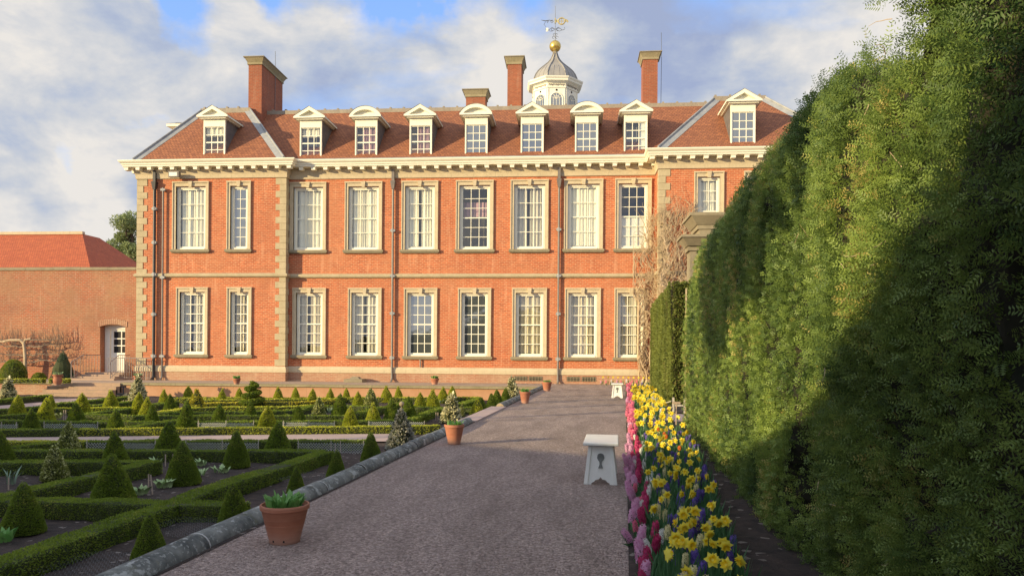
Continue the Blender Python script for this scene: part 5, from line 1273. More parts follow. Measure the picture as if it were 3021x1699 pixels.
for _ in range(26):      # dead twigs showing through
    Yc = random.uniform(2.9, 5.6); zc_ = random.uniform(.25, 3.0); x0, _ = hedge_pt(np.array([Yc]), np.array([zc_])); p = Vector((x0[0] - .05, Yc, zc_)) - Vector(HL); pts = [p]
    d = Vector((random.uniform(-.3, .1), random.uniform(-1, 1), random.uniform(-.8, .8))).normalized()
    for k in range(5): d = (d + Vector((random.uniform(-.3, .2), random.uniform(-.4, .4), random.uniform(-.4, .4)))).normalized(); pts.append(pts[-1] + d * random.uniform(.01, .032))
    m.tube(pts, [.0022, .002, .0018, .0015, .0012, .001], 4)
m.build('dead_twigs', 'bark_pale', T)['kind'] = 'stuff'
# second, smoothly clipped hedge beyond the opening
def clipped(x0, y0, x1, y1, z0t, z1t, wid, lab):
    T = thing('clipped_hedge', lab, 'hedge', (x0, y0, 0)); n = 30000; ch = []
    u = rs.uniform(0, 1, n); v_ = rs.uniform(0, 1, n); zt = z0t + (z1t - z0t) * u; P = np.stack([(x1 - x0) * u, (y1 - y0) * u, v_ * zt], 1); Nn = np.tile((-1.0, 0, .0), (n, 1))
    rn = np.clip(rs.uniform(0, 1, n) * .6 + (fbm(np.stack([P[:, 0] * 0, P[:, 1] * 4, P[:, 2] * .5], 1), 2) - .3) * .8, 0, 1)
    P[:, 0] += (fbm(np.stack([P[:, 0] * 0, P[:, 1] * 2.2, P[:, 2] * .3], 1) + 5, 3) - .5) * .16
    ch.append(leaves(P, Nn, .07, .04, .5, 0, rnd=rn))
    n = 16000; u = rs.uniform(0, 1, n); v_ = rs.uniform(0, 1, n); ch.append(leaves(np.stack([u * wid, rs.uniform(-.05, .03, n), v_ * z0t], 1), np.tile((0, -1.0, 0), (n, 1)), .08, .055, .6, 0))
    n = 2500; u = rs.uniform(0, 1, n); ch.append(leaves(np.stack([(x1 - x0) * u + rs.uniform(0, wid, n), (y1 - y0) * u, z0t + (z1t - z0t) * u - .03], 1), np.tile((0, 0, 1.0), (n, 1)), .07, .04, .6, 0))
    np_mesh('foliage', ch, ['yew_far'], T)
    m = MB(); dx, dy = x1 - x0, y1 - y0
    m.add([(.05, .03, 0), (wid, .03, 0), (dx + wid, dy, 0), (dx + .05, dy, 0), (.05, .03, z0t - .04), (wid, .03, z0t - .04), (dx + wid, dy, z1t - .04), (dx + .05, dy, z1t - .04)], [[0, 1, 5, 4], [1, 2, 6, 5], [2, 3, 7, 6], [3, 0, 4, 7], [4, 5, 6, 7]])
    m.build('core', 'yew_core', T)
n_ = on_z(1985, 1192, 0); f_ = on_z(1922, 1152, 0)
ny_ = 21.5; nx_ = on_y(1983, 1000, ny_).x; fy_ = 28.5; fx_ = on_y(1923, 1000, fy_).x
clipped(nx_, ny_, fx_, fy_, on_y(1983, 831, ny_).z, on_y(1923, 908, fy_).z, 2.4, 'smooth clipped hedge block beyond the opening, next to the mansion')

# rope barrier
T = thing('rope_barrier', 'low rope barrier with wooden posts across the hedge opening', 'barrier', (2.1, 17.2, 0)); 
m = None
rp = [on_z(1925, 1215, 0), on_z(1986, 1219, 0), on_z(2020, 1222, 0)]
for p in rp: m = MB(); m.box(-.025, .025, -.025, .025, 0, .40); o = m.build('post', 'wood_post', T); o.location = (p.x - 2.1, p.y - 17.2, 0)
for hz in (.33, .17):
    m = MB(); a, b_ = rp[0], rp[1]
    for a, b_ in ((rp[0], rp[1]),): m.tube([(a.x + (b_.x - a.x) * t - 2.1, a.y + (b_.y - a.y) * t - 17.2, hz - .08 * math.sin(math.pi * t)) for t in np.linspace(0, 1, 9)], .011, 6)
    m.build('rope', 'rope', T)
m = MB(); m.box(rp[1].x - 2.1, rp[2].x - 2.1, rp[1].y - 17.2 - .01, rp[1].y - 17.18, .18, .22); m.build('rail', 'wood_post', T)
p = on_z(1995, 1255, 0.03); m = MB(); m.tube([(0, 0, 0), (0, 0, .46)], .014, 6); m.box(-.08, .08, -.01, .01, .44, .49); o = m.build('marker_stake', 'cane'); o.location = p; tag(o, 'thin brown stake with small crosspiece at the end of the border', 'stake')
p = on_y(2019, 1220, 17.0); q = on_y(2019, 850, 17.0)
m = MB(); m.box(-.012, .018, -.02, .02, 0, q.z); o = m.build('lit_edge_strip', 'bark_pale'); o.location = (p.x + .02, 17.0, 0); tag(o, 'tall thin pale strip standing for the lit pier edge, at the far end of the yew hedge', 'post')  # pale strip added for the lit side edge of the gate pier

# ================================================================== BENCHES
def pine_emblem():
    pts = []
    for t in np.linspace(0, math.pi, 9): pts.append((.042 * math.cos(t), .04 + .052 * math.sin(t)))
    return pts + [(-.03, .015), (-.016, 0), (-.012, -.03), (-.02, -.055), (-.028, -.075), (.028, -.075), (.02, -.055), (.012, -.03), (.016, 0), (.03, .015)]
def bench(p, rz, lab):
    T = thing('garden_stool', lab, 'stool', p, 'white garden stools on the path', rz)
    # splayed end panel facing the camera at y=-.40 and its twin at y=+.40; slab seat on top
    def panel(y, s_, em):
        m = MB(); zt = .43; w0, w1 = .185, .135; f = lambda z: w0 + (w1 - w0) * z / zt; yy = lambda z: y - s_ * .05 * (1 - z / zt)
        cut = [(-.105, 0.0), (-.10, .02), (-.075, .03), (-.06, .05), (-.02, .06), (0, .085), (.02, .06), (.06, .05), (.075, .03), (.10, .02), (.105, 0.0)]
        poly = [(-w0, 0)] + cut + [(w0, 0), (w1, zt), (-w1, zt)]
        v = [(x, yy(z) - .012, z) for x, z in poly] + [(x, yy(z) + .012, z) for x, z in poly]; n = len(poly)
        # split the concave outline into strips so it fills cleanly
        fs = []
        def F_(i): return i
        half = [(0, 1, 2, 3, 4, 5, 6), ]
        c6 = 6
        fs.append([0, 1, 2, 3, 4, 5, 6, n - 1]); fs.append([n - 1, 6, n - 2]); fs.append([6, 7, 8, 9, 10, 11, 12, n - 2])
        allf = [list(q) for q in fs] + [[i + n for i in q][::-1] for q in fs] + [[i, i + n, (i + 1) % n + n, (i + 1) % n] for i in range(n)]
        m.add(v, allf)
        o = m.build('end_panel', 'bench_paint', T)
        for sx in (-1, 1):
            st = MB(); q = [(sx * (f(0) + .006), 0), (sx * (f(zt) + .006), zt), (sx * (f(zt) - .03), zt), (sx * (f(0) - .04), 0)]
            if sx > 0: q = q[::-1]
            st.add([(x, yy(z) - .03, z) for x, z in q] + [(x, yy(z) + .03, z) for x, z in q], [[0, 1, 2, 3], [7, 6, 5, 4]] + [[i, i + 4, (i + 1) % 4 + 4, (i + 1) % 4] for i in range(4)])
            st.build('leg', 'bench_paint', T, bevel=.003)
        if em:
            e = MB(); pe = pine_emblem(); e.add([(x, yy(.26 + z) - .0135, .26 + z) for x, z in pe] + [(x, yy(.26 + z) - .022, .26 + z) for x, z in pe], [list(range(len(pe), 2 * len(pe)))] + [[i, i + len(pe), (i + 1) % len(pe) + len(pe), (i + 1) % len(pe)] for i in range(len(pe))])
            for kx in range(-2, 3):
                for kz in range(5):
                    x, z = kx * .016 + (kz % 2) * .008, .045 + kz * .012
                    if (x / .04) ** 2 + ((z - .045) / .05) ** 2 < .9: e.tube([(x, yy(.26 + z) - .021, .26 + z), (x, yy(.26 + z) - .027, .26 + z)], [.007, .003], 5)
            e.build('emblem', 'emblem_grey', T)
    panel(-.36, 1, True); panel(.36, -1, False)
    m = MB(); m.box(-.20, .20, -.45, .45, .442, .478); m.build('seat', 'bench_paint', T, bevel=.008)
    m = MB(); m.box(-.145, -.125, -.35, .35, .36, .441); m.box(.125, .145, -.35, .35, .36, .441); m.build('apron', 'bench_paint', T)
pb = on_z(1778, 1430, 0)
bench((pb.x, pb.y + .42, .004), rad(-3.4), 'larger looking white stool with pine cone emblem on the path, nearest the camera')
pb = on_z(1823, 1174, 0)
bench((pb.x, pb.y + .42, .004), rad(-3.4), 'distant white stool near the mansion, at the end of the flower border')

# ================================================================== POTS
def leaf_blades(n, R_, h, w, mat, spread=.5, z0=0, nm='leaves', parent=None, seg=4, wav=.0):
    V = []; Q = []; Rn = []
    for i in range(n):
        a = rs.uniform(0, 6.28); r0 = R_ * math.sqrt(rs.uniform(0, 1)); b0 = np.array((r0 * math.cos(a), r0 * math.sin(a), z0)); a2 = a + rs.normal(0, .8)
        out = np.array((math.cos(a2), math.sin(a2), 0)); side = np.array((-math.sin(a2 + rs.normal(0, .5)), math.cos(a2 + rs.normal(0, .5)), 0)); hh_ = h * rs.uniform(.6, 1.15); sp_ = spread * rs.uniform(.3, 1); base = len(V)
        for k in range(seg + 1):
            t = k / seg; c = b0 + out * (sp_ * hh_ * t * t) + np.array((0, 0, hh_ * (t - .18 * t * t))); ww = w * (math.sin(math.pi * min(1, .12 + .88 * t)) ** .7) * .5 + .001
            V.append(c - side * ww + np.array((0, 0, wav * ww * math.sin(k * 2.2 + i)))); V.append(c + side * ww + np.array((0, 0, wav * ww * math.cos(k * 2.5 + i))))
        for k in range(seg): Q.append([base + 2 * k, base + 2 * k + 1, base + 2 * k + 3, base + 2 * k + 2])
        Rn += [rs.uniform()] * (2 * seg + 2)
    return (np.array(V), np.array(Q), 0, np.array(Rn))
def pot(loc, R_, h, lab, grp, nleaf=34, lh=.10, holes=False):
    T = thing('terracotta_pot', lab, 'plant pot', loc, grp)
    m = MB(); prof = [(R_ * .60, 0), (R_ * .63, h * .02), (R_ * .64, h * .10), (R_ * .80, h * .5), (R_ * .93, h * .83), (R_ * .945, h * .845), (R_ * .95, h * .86), (R_, h * .88), (R_ * 1.01, h * .97), (R_ * .99, h), (R_ * .93, h), (R_ * .91, h * .93), (R_ * .88, h * .9)]
    m.lathe(prof, 40, cap=False); m.add([(R_ * .88 * math.cos(a), R_ * .88 * math.sin(a), h * .9) for a in np.linspace(0, 2 * math.pi, 33)[:-1]], [list(range(32))]); o = m.build('pot', 'terracotta', T, smooth=True)
    if holes:
        hh_ = MB()
        for a in (-1.95, -1.25): r_ = R_ * .645; hh_.tube([(r_ * math.cos(a) * .9, r_ * math.sin(a) * .9, h * .1), (r_ * math.cos(a) * 1.012, r_ * math.sin(a) * 1.012, h * .1)], .008, 8)
        hh_.build('drain_hole', 'dark_void', o)
    m = MB(); m.lathe([(R_ * .88, h * .905), (.01, h * .93)], 24, cap=False); m.build('compost', 'soil', T)
    np_mesh('leaves', [leaf_blades(int(nleaf * 1.5), R_ * .72, lh * 1.1, lh * .27, 'tulip_leaf', .55, h * .9, wav=.5)], ['tulip_leaf'], T)
def pot_px(xc, yb, wtop, ytop, lab, grp, z=0, **kw):
    p = on_z(xc, yb, z); sc_ = F / p.y; R_ = wtop / 2 / sc_; h = (yb - ytop) / sc_ * 1.0
    pot((p.x, p.y + R_ * .6, z + .004), R_, h, lab, grp, **kw)
g_ = 'terracotta pots along the kerb'
pot_px(823, 1610, 148, 1492, 'nearest terracotta pot of tulip leaves, standing against the kerb in the foreground', g_, nleaf=70, lh=.12, holes=True)
pot_px(1337, 1313, 60, 1253, 'second terracotta pot along the kerb, in front of the cream variegated cone', g_, lh=.10)
pot_px(1548, 1190, 33, 1156, 'third terracotta pot along the kerb, beyond the flat threshold', g_, lh=.14)
pot_px(1613, 1154, 30, 1127, 'fourth and farthest terracotta pot along the kerb, where kerb meets terrace', g_, lh=.12)
g_ = 'small pots on the terrace'
pot_px(695, 1134, 24, 1116, 'small terracotta pot on the terrace above the spiral topiary, left of two', g_, nleaf=40, lh=.16)
pot_px(1281, 1134, 27, 1116, 'small terracotta pot on the terrace in front of the drainpipe bay, right of two', g_, nleaf=40, lh=.16)
def urn(px, yb, w, h_px, lab):
    p = on_z(px, yb, 0); sc_ = F / p.y; R_ = w / 2 / sc_; h = h_px / sc_
    T = thing('terracotta_urn', lab, 'urn', (p.x, p.y + R_, 0), 'handled urns on the terrace')
    m = MB(); m.lathe([(R_ * .5, 0), (R_ * .52, h * .06), (R_ * .78, h * .2), (R_ * .86, h * .45), (R_ * .72, h * .7), (R_ * .78, h * .84), (R_ * .98, h * .93), (R_, h), (R_ * .85, h), (R_ * .7, h * .8)], 28); m.build('pot', 'terracotta', T, smooth=True)
    for s_ in (-1, 1): m = MB(); m.tube([(s_ * R_ * .95, 0, h * .92), (s_ * R_ * 1.22, 0, h * .86), (s_ * R_ * 1.2, 0, h * .66), (s_ * R_ * .85, 0, h * .55)], R_ * .08, 6); m.build('handle', 'terracotta', T)
    np_mesh('leaves', [leaf_blades(40, R_ * .8, .15, .06, 'tulip_leaf', .5, h * .95)], ['plant_pale'], T)
urn(160, 1136, 30, 33, 'two handled terracotta urn left of the garden steps'); urn(399, 1136, 28, 29, 'two handled terracotta urn right of the steps behind the cream cone')

# ================================================================== small plants, canes, netting in the beds
def rosette(px, py, R_, lab, mat='plant_pale', n=26, h=.14, w=.055, z=GZ):
    p = on_z(px, py, z); o = np_mesh('leafy_plant', [leaf_blades(n, R_, h, w, mat, .9, 0)], [mat]); o.location = (p.x, p.y, z + .02); tag(o, lab, 'plant', 'leafy plants in the beds')
rosette(411, 1462, .10, 'pale green leafy plant right of the foreground cone, lower of the pair'); rosette(486, 1440, .12, 'pale green leafy plant beside two canes, upper of the pair', n=34)
rosette(592, 1376, .1, 'pale leafy plant just right of the broad cone', 'plant_pale'); rosette(652, 1396, .12, 'pale leafy plant left of the cone near the diagonal hedge')
rosette(8, 1600, .10, 'green leafy plant cut by the left edge of the photo', 'tulip_leaf', h=.16); rosette(462, 1371, .05, 'small pale plant beside the square hedge end', n=10)
rosette(172, 1236, .10, 'yellow flowering clump among labels at the left', 'plant_yellow', h=.2); rosette(592, 1405, .06, 'small leafy plant at the foot of the broad cone', n=12)
for i, (px, py) in enumerate(((35, 1432), (398, 1212), (990, 1215), (972, 1218), (1268, 1196), (1300, 1190))): rosette(px, py, .06, ('grey blue spiky plant at the left between canes', 'grey green clump left of the middle dark cone', 'blue green spiky plant in front of the tall middle cone', 'silvery plant right of the rough cone', 'pale spiky plant between two dark cones at the right', 'pale tuft left of the cream cone')[i], 'plant_blue', 16, .28 if i == 0 else .22, .02)
def cane(px, yb, yt, lab, lean=0): 
    p = on_z(px, yb, GZ); zt = on_y(px, yt, p.y).z - GZ; m = MB(); m.tube([(0, 0, 0), (lean, 0, zt)], .007 + .0003 * p.y, 5); o = m.build('cane', 'cane'); o.location = (p.x, p.y, GZ); tag(o, lab, 'cane', 'canes and stakes in the beds')
cane(438, 1455, 1398, 'upright cane beside the pale leafy pair'); cane(450, 1458, 1400, 'leaning thin cane beside the pale leafy pair', -.03); cane(488, 1375, 1340, 'cane left of the broad cone, first of two'); cane(510, 1372, 1340, 'cane left of the broad cone, second of two')
cane(25, 1445, 1408, 'cane at the far left beside the spiky plant'); cane(989, 1335, 1308, 'short cane behind the cone near the kerb'); cane(1004, 1335, 1300, 'thin cane behind the cone near the kerb')
for i, px in enumerate((188, 194, 138, 147, 364, 372, 1133, 1140, 1286, 1292)): cane(px, 1240 if px < 200 or px > 1100 else 1202, (1209 if px < 200 else 1180 if px < 400 else 1222 if px < 1200 else 1216), ('pale stake between cones at the left, taller', 'pale stake beside the taller one at the left', 'short stake behind the yellow cone', 'short stake right of the yellow cone', 'stake right of the garden step cone', 'second stake right of the garden step cone', 'stake before the dark cone right of centre', 'second stake before the dark cone right of centre', 'stake left of the cream cone', 'second stake left of the cream cone')[i])
def net(px0, px1, py_b, hgt, lab, curl_=0.0, dy=.0):
    a = on_z(px0, py_b, GZ); b_ = on_z(px1, py_b, GZ); L_ = (b_ - a).length; d = (b_ - a).normalized()
    T = thing('wire_netting', lab, 'netting', a, 'wire netting panels'); V = []; Q = []; cs = .055; th = .0016 + .00022 * a.y
    nx = int(L_ / cs); nzr = int(hgt / cs)
    m_ = MB()
    for i in range(nx + 1):
        for j in range(nzr):
            for s_ in (-1, 1):
                x0 = i * cs; x1 = x0 + s_ * cs * .5 * (1 if j % 2 == 0 else -1)
                z0_, z1_ = j * cs, (j + 1) * cs
                bu = .03 * math.sin(x0 * 2.3 + j * .3)
                V += [(x0 - th, bu, z0_), (x0 + th, bu, z0_), (x1 + th, bu, z1_), (x1 - th, bu, z1_)]; Q.append([len(V) - 4, len(V) - 3, len(V) - 2, len(V) - 1])
    V = np.array(V); X_w = V[:, :1] * np.array((d.x, d.y, 0)) + V[:, 1:2] * np.array((-d.y, d.x, 0)) + V[:, 2:3] * np.array((0, 0, 1))
    np_mesh('mesh', [(X_w, np.array(Q), 0, None)], ['netting'], T)
    for t in (0, .5, 1): m = MB(); m.tube([(d.x * L_ * t, d.y * L_ * t, 0), (d.x * L_ * t, d.y * L_ * t, hgt + .03)], .006 + .0002 * a.y, 5); m.build('stake', 'wood_post', T)
net(256, 458, 1338, .24, 'netting in front of the low hedge left of the square hedge end'); net(548, 762, 1337, .24, 'netting in front of the low hedge right of the broad cone'); net(880, 1072, 1338, .24, 'netting by the kerb in front of the low hedge')
net(130, 288, 1275, .25, 'grey netting panel behind the long hedge at the left'); net(-40, 48, 1277, .25, 'grey netting panel at the left edge'); net(585, 748, 1272, .26, 'pale netting panel left of the yellow green cone, middle'); net(836, 986, 1270, .24, 'pale netting panel right of the yellow green cone, middle'); net(1088, 1252, 1268, .22, 'pale netting panel left of the silvery cone')
# chicken wire laid on the soil in the foreground
def flat_net(cx, cy, rx, ry, lab):
    p = on_z(cx, cy, GZ); V = []; Q = []; cs = .055; th = .0009
    for i in range(-int(rx / cs), int(rx / cs) + 1):
        for j in range(-int(ry / cs), int(ry / cs) + 1):
            x0, y0 = i * cs, j * cs
            if (x0 / rx) ** 2 + (y0 / ry) ** 2 > 1: continue
            for s_ in (-1, 1):
                x1 = x0 + s_ * cs * .5 * (1 if j % 2 == 0 else -1); y1 = y0 + cs
                zf = lambda x, y: .05 + .05 * math.exp(-((x / rx + .75) ** 2) * 8) + .02 * math.sin(x * 5 + y * 4)
                V += [(x0 - th, y0, zf(x0, y0)), (x0 + th, y0, zf(x0, y0)), (x1 + th, y1, zf(x1, y1)), (x1 - th, y1, zf(x1, y1))]; Q.append([len(V) - 4, len(V) - 3, len(V) - 2, len(V) - 1])
    o = np_mesh('chicken_wire', [(np.array(V), np.array(Q), 0, None)], ['netting_dull']); o.location = (p.x, p.y, GZ); tag(o, lab, 'netting', 'loose chicken wire on the soil')
flat_net(285, 1685, .75, .42, 'loose chicken wire on the soil at the bottom left'); flat_net(575, 1560, .55, .5, 'loose chicken wire on the soil between two cones beside the kerb'); flat_net(935, 1425, .6, .6, 'loose chicken wire on the soil near the third kerb cone')

# ================================================================== FLOWER BORDER
rs = np.random.RandomState(5)
def petal_quad(V, Q, Rn, c, d, n, L_, W_, r, bend=.15):
    s_ = np.cross(d, n); s_ = s_ / (np.linalg.norm(s_) + 1e-9); b0 = len(V)
    V += [c - s_ * W_ * .22, c + s_ * W_ * .22, c + d * L_ * .55 + s_ * W_ * .5 + n * bend * L_ * .3, c + d * L_ * .55 - s_ * W_ * .5 + n * bend * L_ * .3, c + d * L_ + n * bend * L_]
    Q += [[b0, b0 + 1, b0 + 2, b0 + 3], [b0 + 3, b0 + 2, b0 + 4, b0 + 4]]; Rn += [r] * 5
def fix(V, Q):
    # turn degenerate quads (triangle tips) into thin quads
    V = list(V); out = []
    for q in Q:
        if q[2] == q[3]: V.append(V[q[2]] + np.array((.0004, .0004, 0))); out.append([q[0], q[1], q[2], len(V) - 1])
        else: out.append(q)
    return np.array(V), np.array(out)
def daff_bloom(seed):
    r = np.random.RandomState(seed); V = []; Q = []; Rn = []; V2 = []; Q2 = []; R2 = []
    n = np.array((0, -1.0, .12)); n /= np.linalg.norm(n); a = np.array((1.0, 0, 0)); b_ = np.cross(n, a)
    for k in range(6): t = k * math.pi / 3 + r.normal(0, .08); petal_quad(V, Q, Rn, np.zeros(3), a * math.cos(t) + b_ * math.sin(t), n, .046, .028, r.uniform(.5, 1), r.uniform(-.1, .25))
    for k in range(6): t = k * math.pi / 3 + .5 + r.normal(0, .1); petal_quad(V, Q, Rn, n * .006, a * math.cos(t) + b_ * math.sin(t), n, .034, .022, r.uniform(.2, .8), .5)
    for k in range(12):
        t = k * .52 + r.normal(0, .15); dd = nrm(((a * math.cos(t) + b_ * math.sin(t)) * .6 + n)[None])[0]; petal_quad(V2, Q2, R2, n * .006 + (a * math.cos(t) + b_ * math.sin(t)) * .006, dd, a * math.cos(t) + b_ * math.sin(t), .026, .014, r.uniform(0, 1), .2)
    V, Qa = fix(V, Q); V2, Qb = fix(V2, Q2); Rn = np.r_[Rn, np.full(len(V) - len(Rn), .7)]; R2 = np.r_[R2, np.full(len(V2) - len(R2), .5)]
    return [(V, Qa, 0, Rn), (V2, Qb, 1, R2)]
def hy_bloom(seed, h=.108, R_=.034, n=30):
    r = np.random.RandomState(seed); V = []; Q = []; Rn = []
    for i in range(n):
        t = (i + .5) / n; a = i * 2.4; c = np.array((0, 0, h * t)); out = np.array((math.cos(a), math.sin(a), .15)); out /= np.linalg.norm(out); rr_ = R_ * (1 - .38 * t ** 4) * (.8 + .2 * min(1, t * 5)) * r.uniform(.9, 1.1); c = c + out * rr_ * .55
        u = np.cross(out, (0, 0, 1.0)); u /= np.linalg.norm(u); w = np.cross(out, u); cv = r.uniform(0, 1)
        for k in range(5): tt = k * 1.2566; dd = (u * math.cos(tt) + w * math.sin(tt)) + out * .35; dd /= np.linalg.norm(dd); petal_quad(V, Q, Rn, c + out * rr_ * .25, dd, out, .021, .0095, min(1, cv * .5 + r.uniform(0, .5)), -.45)
    V, Q = fix(V, Q); Rn = np.r_[Rn, np.full(len(V) - len(Rn), .5)]
    return (V, Q, 0, Rn)
def tulip_bloom():
    V = []; Q = []; Rn = []
    for k in range(6): t = k * 1.047; o_ = np.array((math.cos(t), math.sin(t), 0)); dd = np.array((math.cos(t) * .35, math.sin(t) * .35, 1)); dd /= np.linalg.norm(dd); petal_quad(V, Q, Rn, o_ * .008, dd, -o_, .055, .034, k / 6, .25)
    V, Q = fix(V, Q); return (V, Q, 0, np.r_[Rn, np.full(len(V) - len(Rn), .5)])
def stem_chunk(h, r=.004, mi=0):
    m = MB(); m.tube([(0, 0, 0), (.004, 0, h * .5), (0, 0, h)], r, 5); V = np.array(m.v); Q = np.array([f for f in m.f if len(f) == 4]); return (V, Q, mi, np.full(len(V), .5))
me_cache = {}
DM = [np_mesh('bloom', daff_bloom(s_), ['daff', 'daff_cup'], link=False) for s_ in range(5)]
HYM = {k: [np_mesh('bloom', [hy_bloom(s_)], ['hy_' + k], link=False) for s_ in range(4)] for k in ('pink', 'crimson', 'rose', 'blue', 'cream', 'white')}
TM = [np_mesh('bloom', [tulip_bloom()], ['tulip_red'], link=False)]
STEM = np_mesh('stem', [stem_chunk(1.0, .0045)], ['bulb_leaf'], link=False)
LV = [np_mesh('leaves', [leaf_blades(6, .02, .26, .017, 'bulb_leaf', .22, 0)], ['bulb_leaf'], link=False) for _ in range(3)]
LVS = [np_mesh('leaves', [leaf_blades(5, .02, .15, .022, 'bulb_leaf', .5, 0)], ['bulb_leaf'], link=False) for _ in range(2)]
# far versions: one mesh per plant
def shift(ch, dz, mi=None, s_=1.0): return (ch[0] * s_ + np.array((0, 0, dz)), ch[1], ch[2] if mi is None else mi, ch[3])
def far_d(seed):
    b_ = daff_bloom(seed); return np_mesh('daffodil', [shift(b_[0], .32, 0, 1.15), shift(b_[1], .32, 1, 1.15), shift(stem_chunk(.32), 0, 2), shift(leaf_blades(5, .02, .26, .02, '', .25), 0, 2)], ['daff', 'daff_cup', 'bulb_leaf'], link=False)
FD = [far_d(s_) for s_ in range(3)]
FH = {k: np_mesh('hyacinth', [shift(hy_bloom(3, .12, .038, 24), .09, 0), shift(leaf_blades(5, .02, .16, .022, '', .4), 0, 1)], ['hy_' + k, 'bulb_leaf'], link=False) for k in HYM}
ZN = [(6.2, 'at the nearest end of the border'), (8.5, 'in the border right of the nearest stool'), (12.5, 'in the border before the hedge opening'), (19, 'in the border beside the hedge opening'), (99, 'at the far end of the border by the mansion')]
def zone(Y): return next(z for lim, z in ZN if Y < lim)
COLN = {'pink': 'pink', 'crimson': 'crimson', 'rose': 'rose pink', 'blue': 'violet blue', 'cream': 'pale yellow', 'white': 'white'}
def link_child(nm, me, par, loc=(0, 0, 0), sc_=(1, 1, 1), rot=(0, 0, 0)):
    o = bpy.data.objects.new(nm, me); COL.objects.link(o); o.parent = par; o.location = loc; o.scale = sc_; o.rotation_euler = rot; return o
def put_daff(x, y, h, tilt=None):
    lab = 'yellow double daffodil ' + zone(y); grp = 'yellow daffodils ' + zone(y)
    face = random.gauss(0, .75)
    if y > 12:
        o = bpy.data.objects.new('daffodil', random.choice(FD)); COL.objects.link(o); o.location = (x, y, .03); o.rotation_euler = (0, 0, face); o.scale = (1.1, 1.1, h / .32); tag(o, lab, 'daffodil', grp); return
    T = thing('daffodil', lab, 'daffodil', (x, y, .03), grp); T.rotation_euler = (random.gauss(0, .08), random.gauss(0, .08), 0)
    s_ = random.uniform(.78, 1.12); link_child('bloom', random.choice(DM), T, (0, -.012, h), (s_, s_, s_), (random.uniform(-.5, .75), random.uniform(-.35, .35), face + (random.uniform(-1.6, 1.6) if random.random() < .3 else 0))); link_child('stem', STEM, T, (0, 0, 0), (1, 1, h)); link_child('leaves', random.choice(LV), T, (0, 0, 0), (1, 1, random.uniform(.8, 1.15)), (0, 0, random.uniform(0, 6)))
def put_hy(kind, x, y, h):
    lab = COLN[kind] + ' hyacinth ' + zone(y); grp = COLN[kind] + ' hyacinths ' + zone(y)
    if y > 12:
        o = bpy.data.objects.new('hyacinth', FH[kind]); COL.objects.link(o); o.location = (x, y, .02); o.rotation_euler = (random.gauss(0, .12), random.gauss(0, .12), random.uniform(0, 6)); s_ = random.uniform(1, 1.3); o.scale = (s_, s_, s_); tag(o, lab, 'hyacinth', grp); return
    T = thing('hyacinth', lab, 'hyacinth', (x, y, .02), grp); T.rotation_euler = (random.gauss(0, .14), random.gauss(-.26 if kind == 'pink' else -.1 if kind == 'crimson' else 0, .22), random.uniform(0, 1))
    s_ = random.uniform(.85, 1.15) * (1.12 if kind == 'pink' else 1.0 if kind == 'crimson' else .88); link_child('bloom', random.choice(HYM[kind]), T, (0, 0, h), (s_, s_, s_ * 1.05)); link_child('stem', STEM, T, (0, 0, 0), (1.6, 1.6, h + .08)); link_child('leaves', random.choice(LVS), T, (0, 0, 0), (1, 1, 1), (0, 0, random.uniform(0, 6)))
rnd = random.Random(11); random.seed(11)
nD = 0; Y = 3.9
while Y < 33.5:
    st = .165 if Y < 12 else .26; wid = .60 + min(.3, (Y - 4) * .05)
    bx = bedx(Y)
    def j(s_=.05): return random.gauss(0, s_)
    if Y < 25 or random.random() < .7:
        if (Y < 12 and random.random() < .8) or (Y >= 12 and random.random() < .8): put_hy('pink' if random.random() < (.8 if Y < 11 else .35) else 'rose', bx + .05 + j(.02), Y + j(), .07)
        if random.random() < .7: put_hy('crimson' if Y < 13 else 'rose', bx + .135 + j(.025), Y + j(), .09)
    if Y < 12:
        if random.random() < .5: put_hy('white', bx + .2 + j(.03), Y + j(), .10)
        if random.random() < .65: put_hy('cream', bx + random.uniform(.24, wid - .06), Y + j(), .16)
        if random.random() < .95: put_hy('blue', bx + random.uniform(.24, wid), Y + j(), .15)
        if random.random() < .6: put_hy('blue', bx + random.uniform(.3, wid), Y + j(), .13)
        for _ in range(3 if random.random() < .4 else 2):
            if nD < 290: put_daff(bx + random.uniform(.2, wid - .06), Y + j(), random.uniform(.23, .36)); nD += 1
    else:
        for _ in range(3):
            if nD < 289: put_daff(bx + random.uniform(.15, wid), Y + j(.1), random.uniform(.26, .38)); nD += 1
        if random.random() < .45: put_hy(random.choice(('blue', 'cream', 'white')), bx + random.uniform(.2, wid), Y + j(), .13)
    Y += st
# the taller outliers seen on the soil side
for (px, py, hz) in ((2105, 1430, .36), (2188, 1650, .33), (2110, 1590, .34), (2142, 1532, .30), (2020, 1500, .36), (1998, 1275, .36)):
    p = on_z(px, py, hz); put_daff(p.x, p.y, hz - .03)
for (px, py) in ((1942, 1262), (1960, 1275), (2005, 1316), (1966, 1283)):
    p = on_z(px, py, .38); T = thing('tulip', {1942: 'orange red tulip left of a pair behind the daffodils', 1960: 'orange red tulip right above the daffodil mass', 2005: 'single slender red tulip on the soil side', 1966: 'lower orange red tulip near the lone far daffodil'}[px], 'tulip', (p.x, p.y, .02), 'orange red tulips'); link_child('bloom', TM[0], T, (0, 0, .31), (1.2, 1.2, 1.2)); link_child('stem', STEM, T, (0, 0, 0), (1, 1, .32)); link_child('leaves', LV[0], T)
for k in range(22):
    x = on_y(1772 + k * 7.5, 1120, 35.2).x; put_hy(random.choice(('rose', 'white', 'pink', 'cream')), x, 35.0 + random.uniform(-.25, .1), .1) if k % 2 == 0 else put_daff(x, 35.3 + random.uniform(-.2, .2), .34)
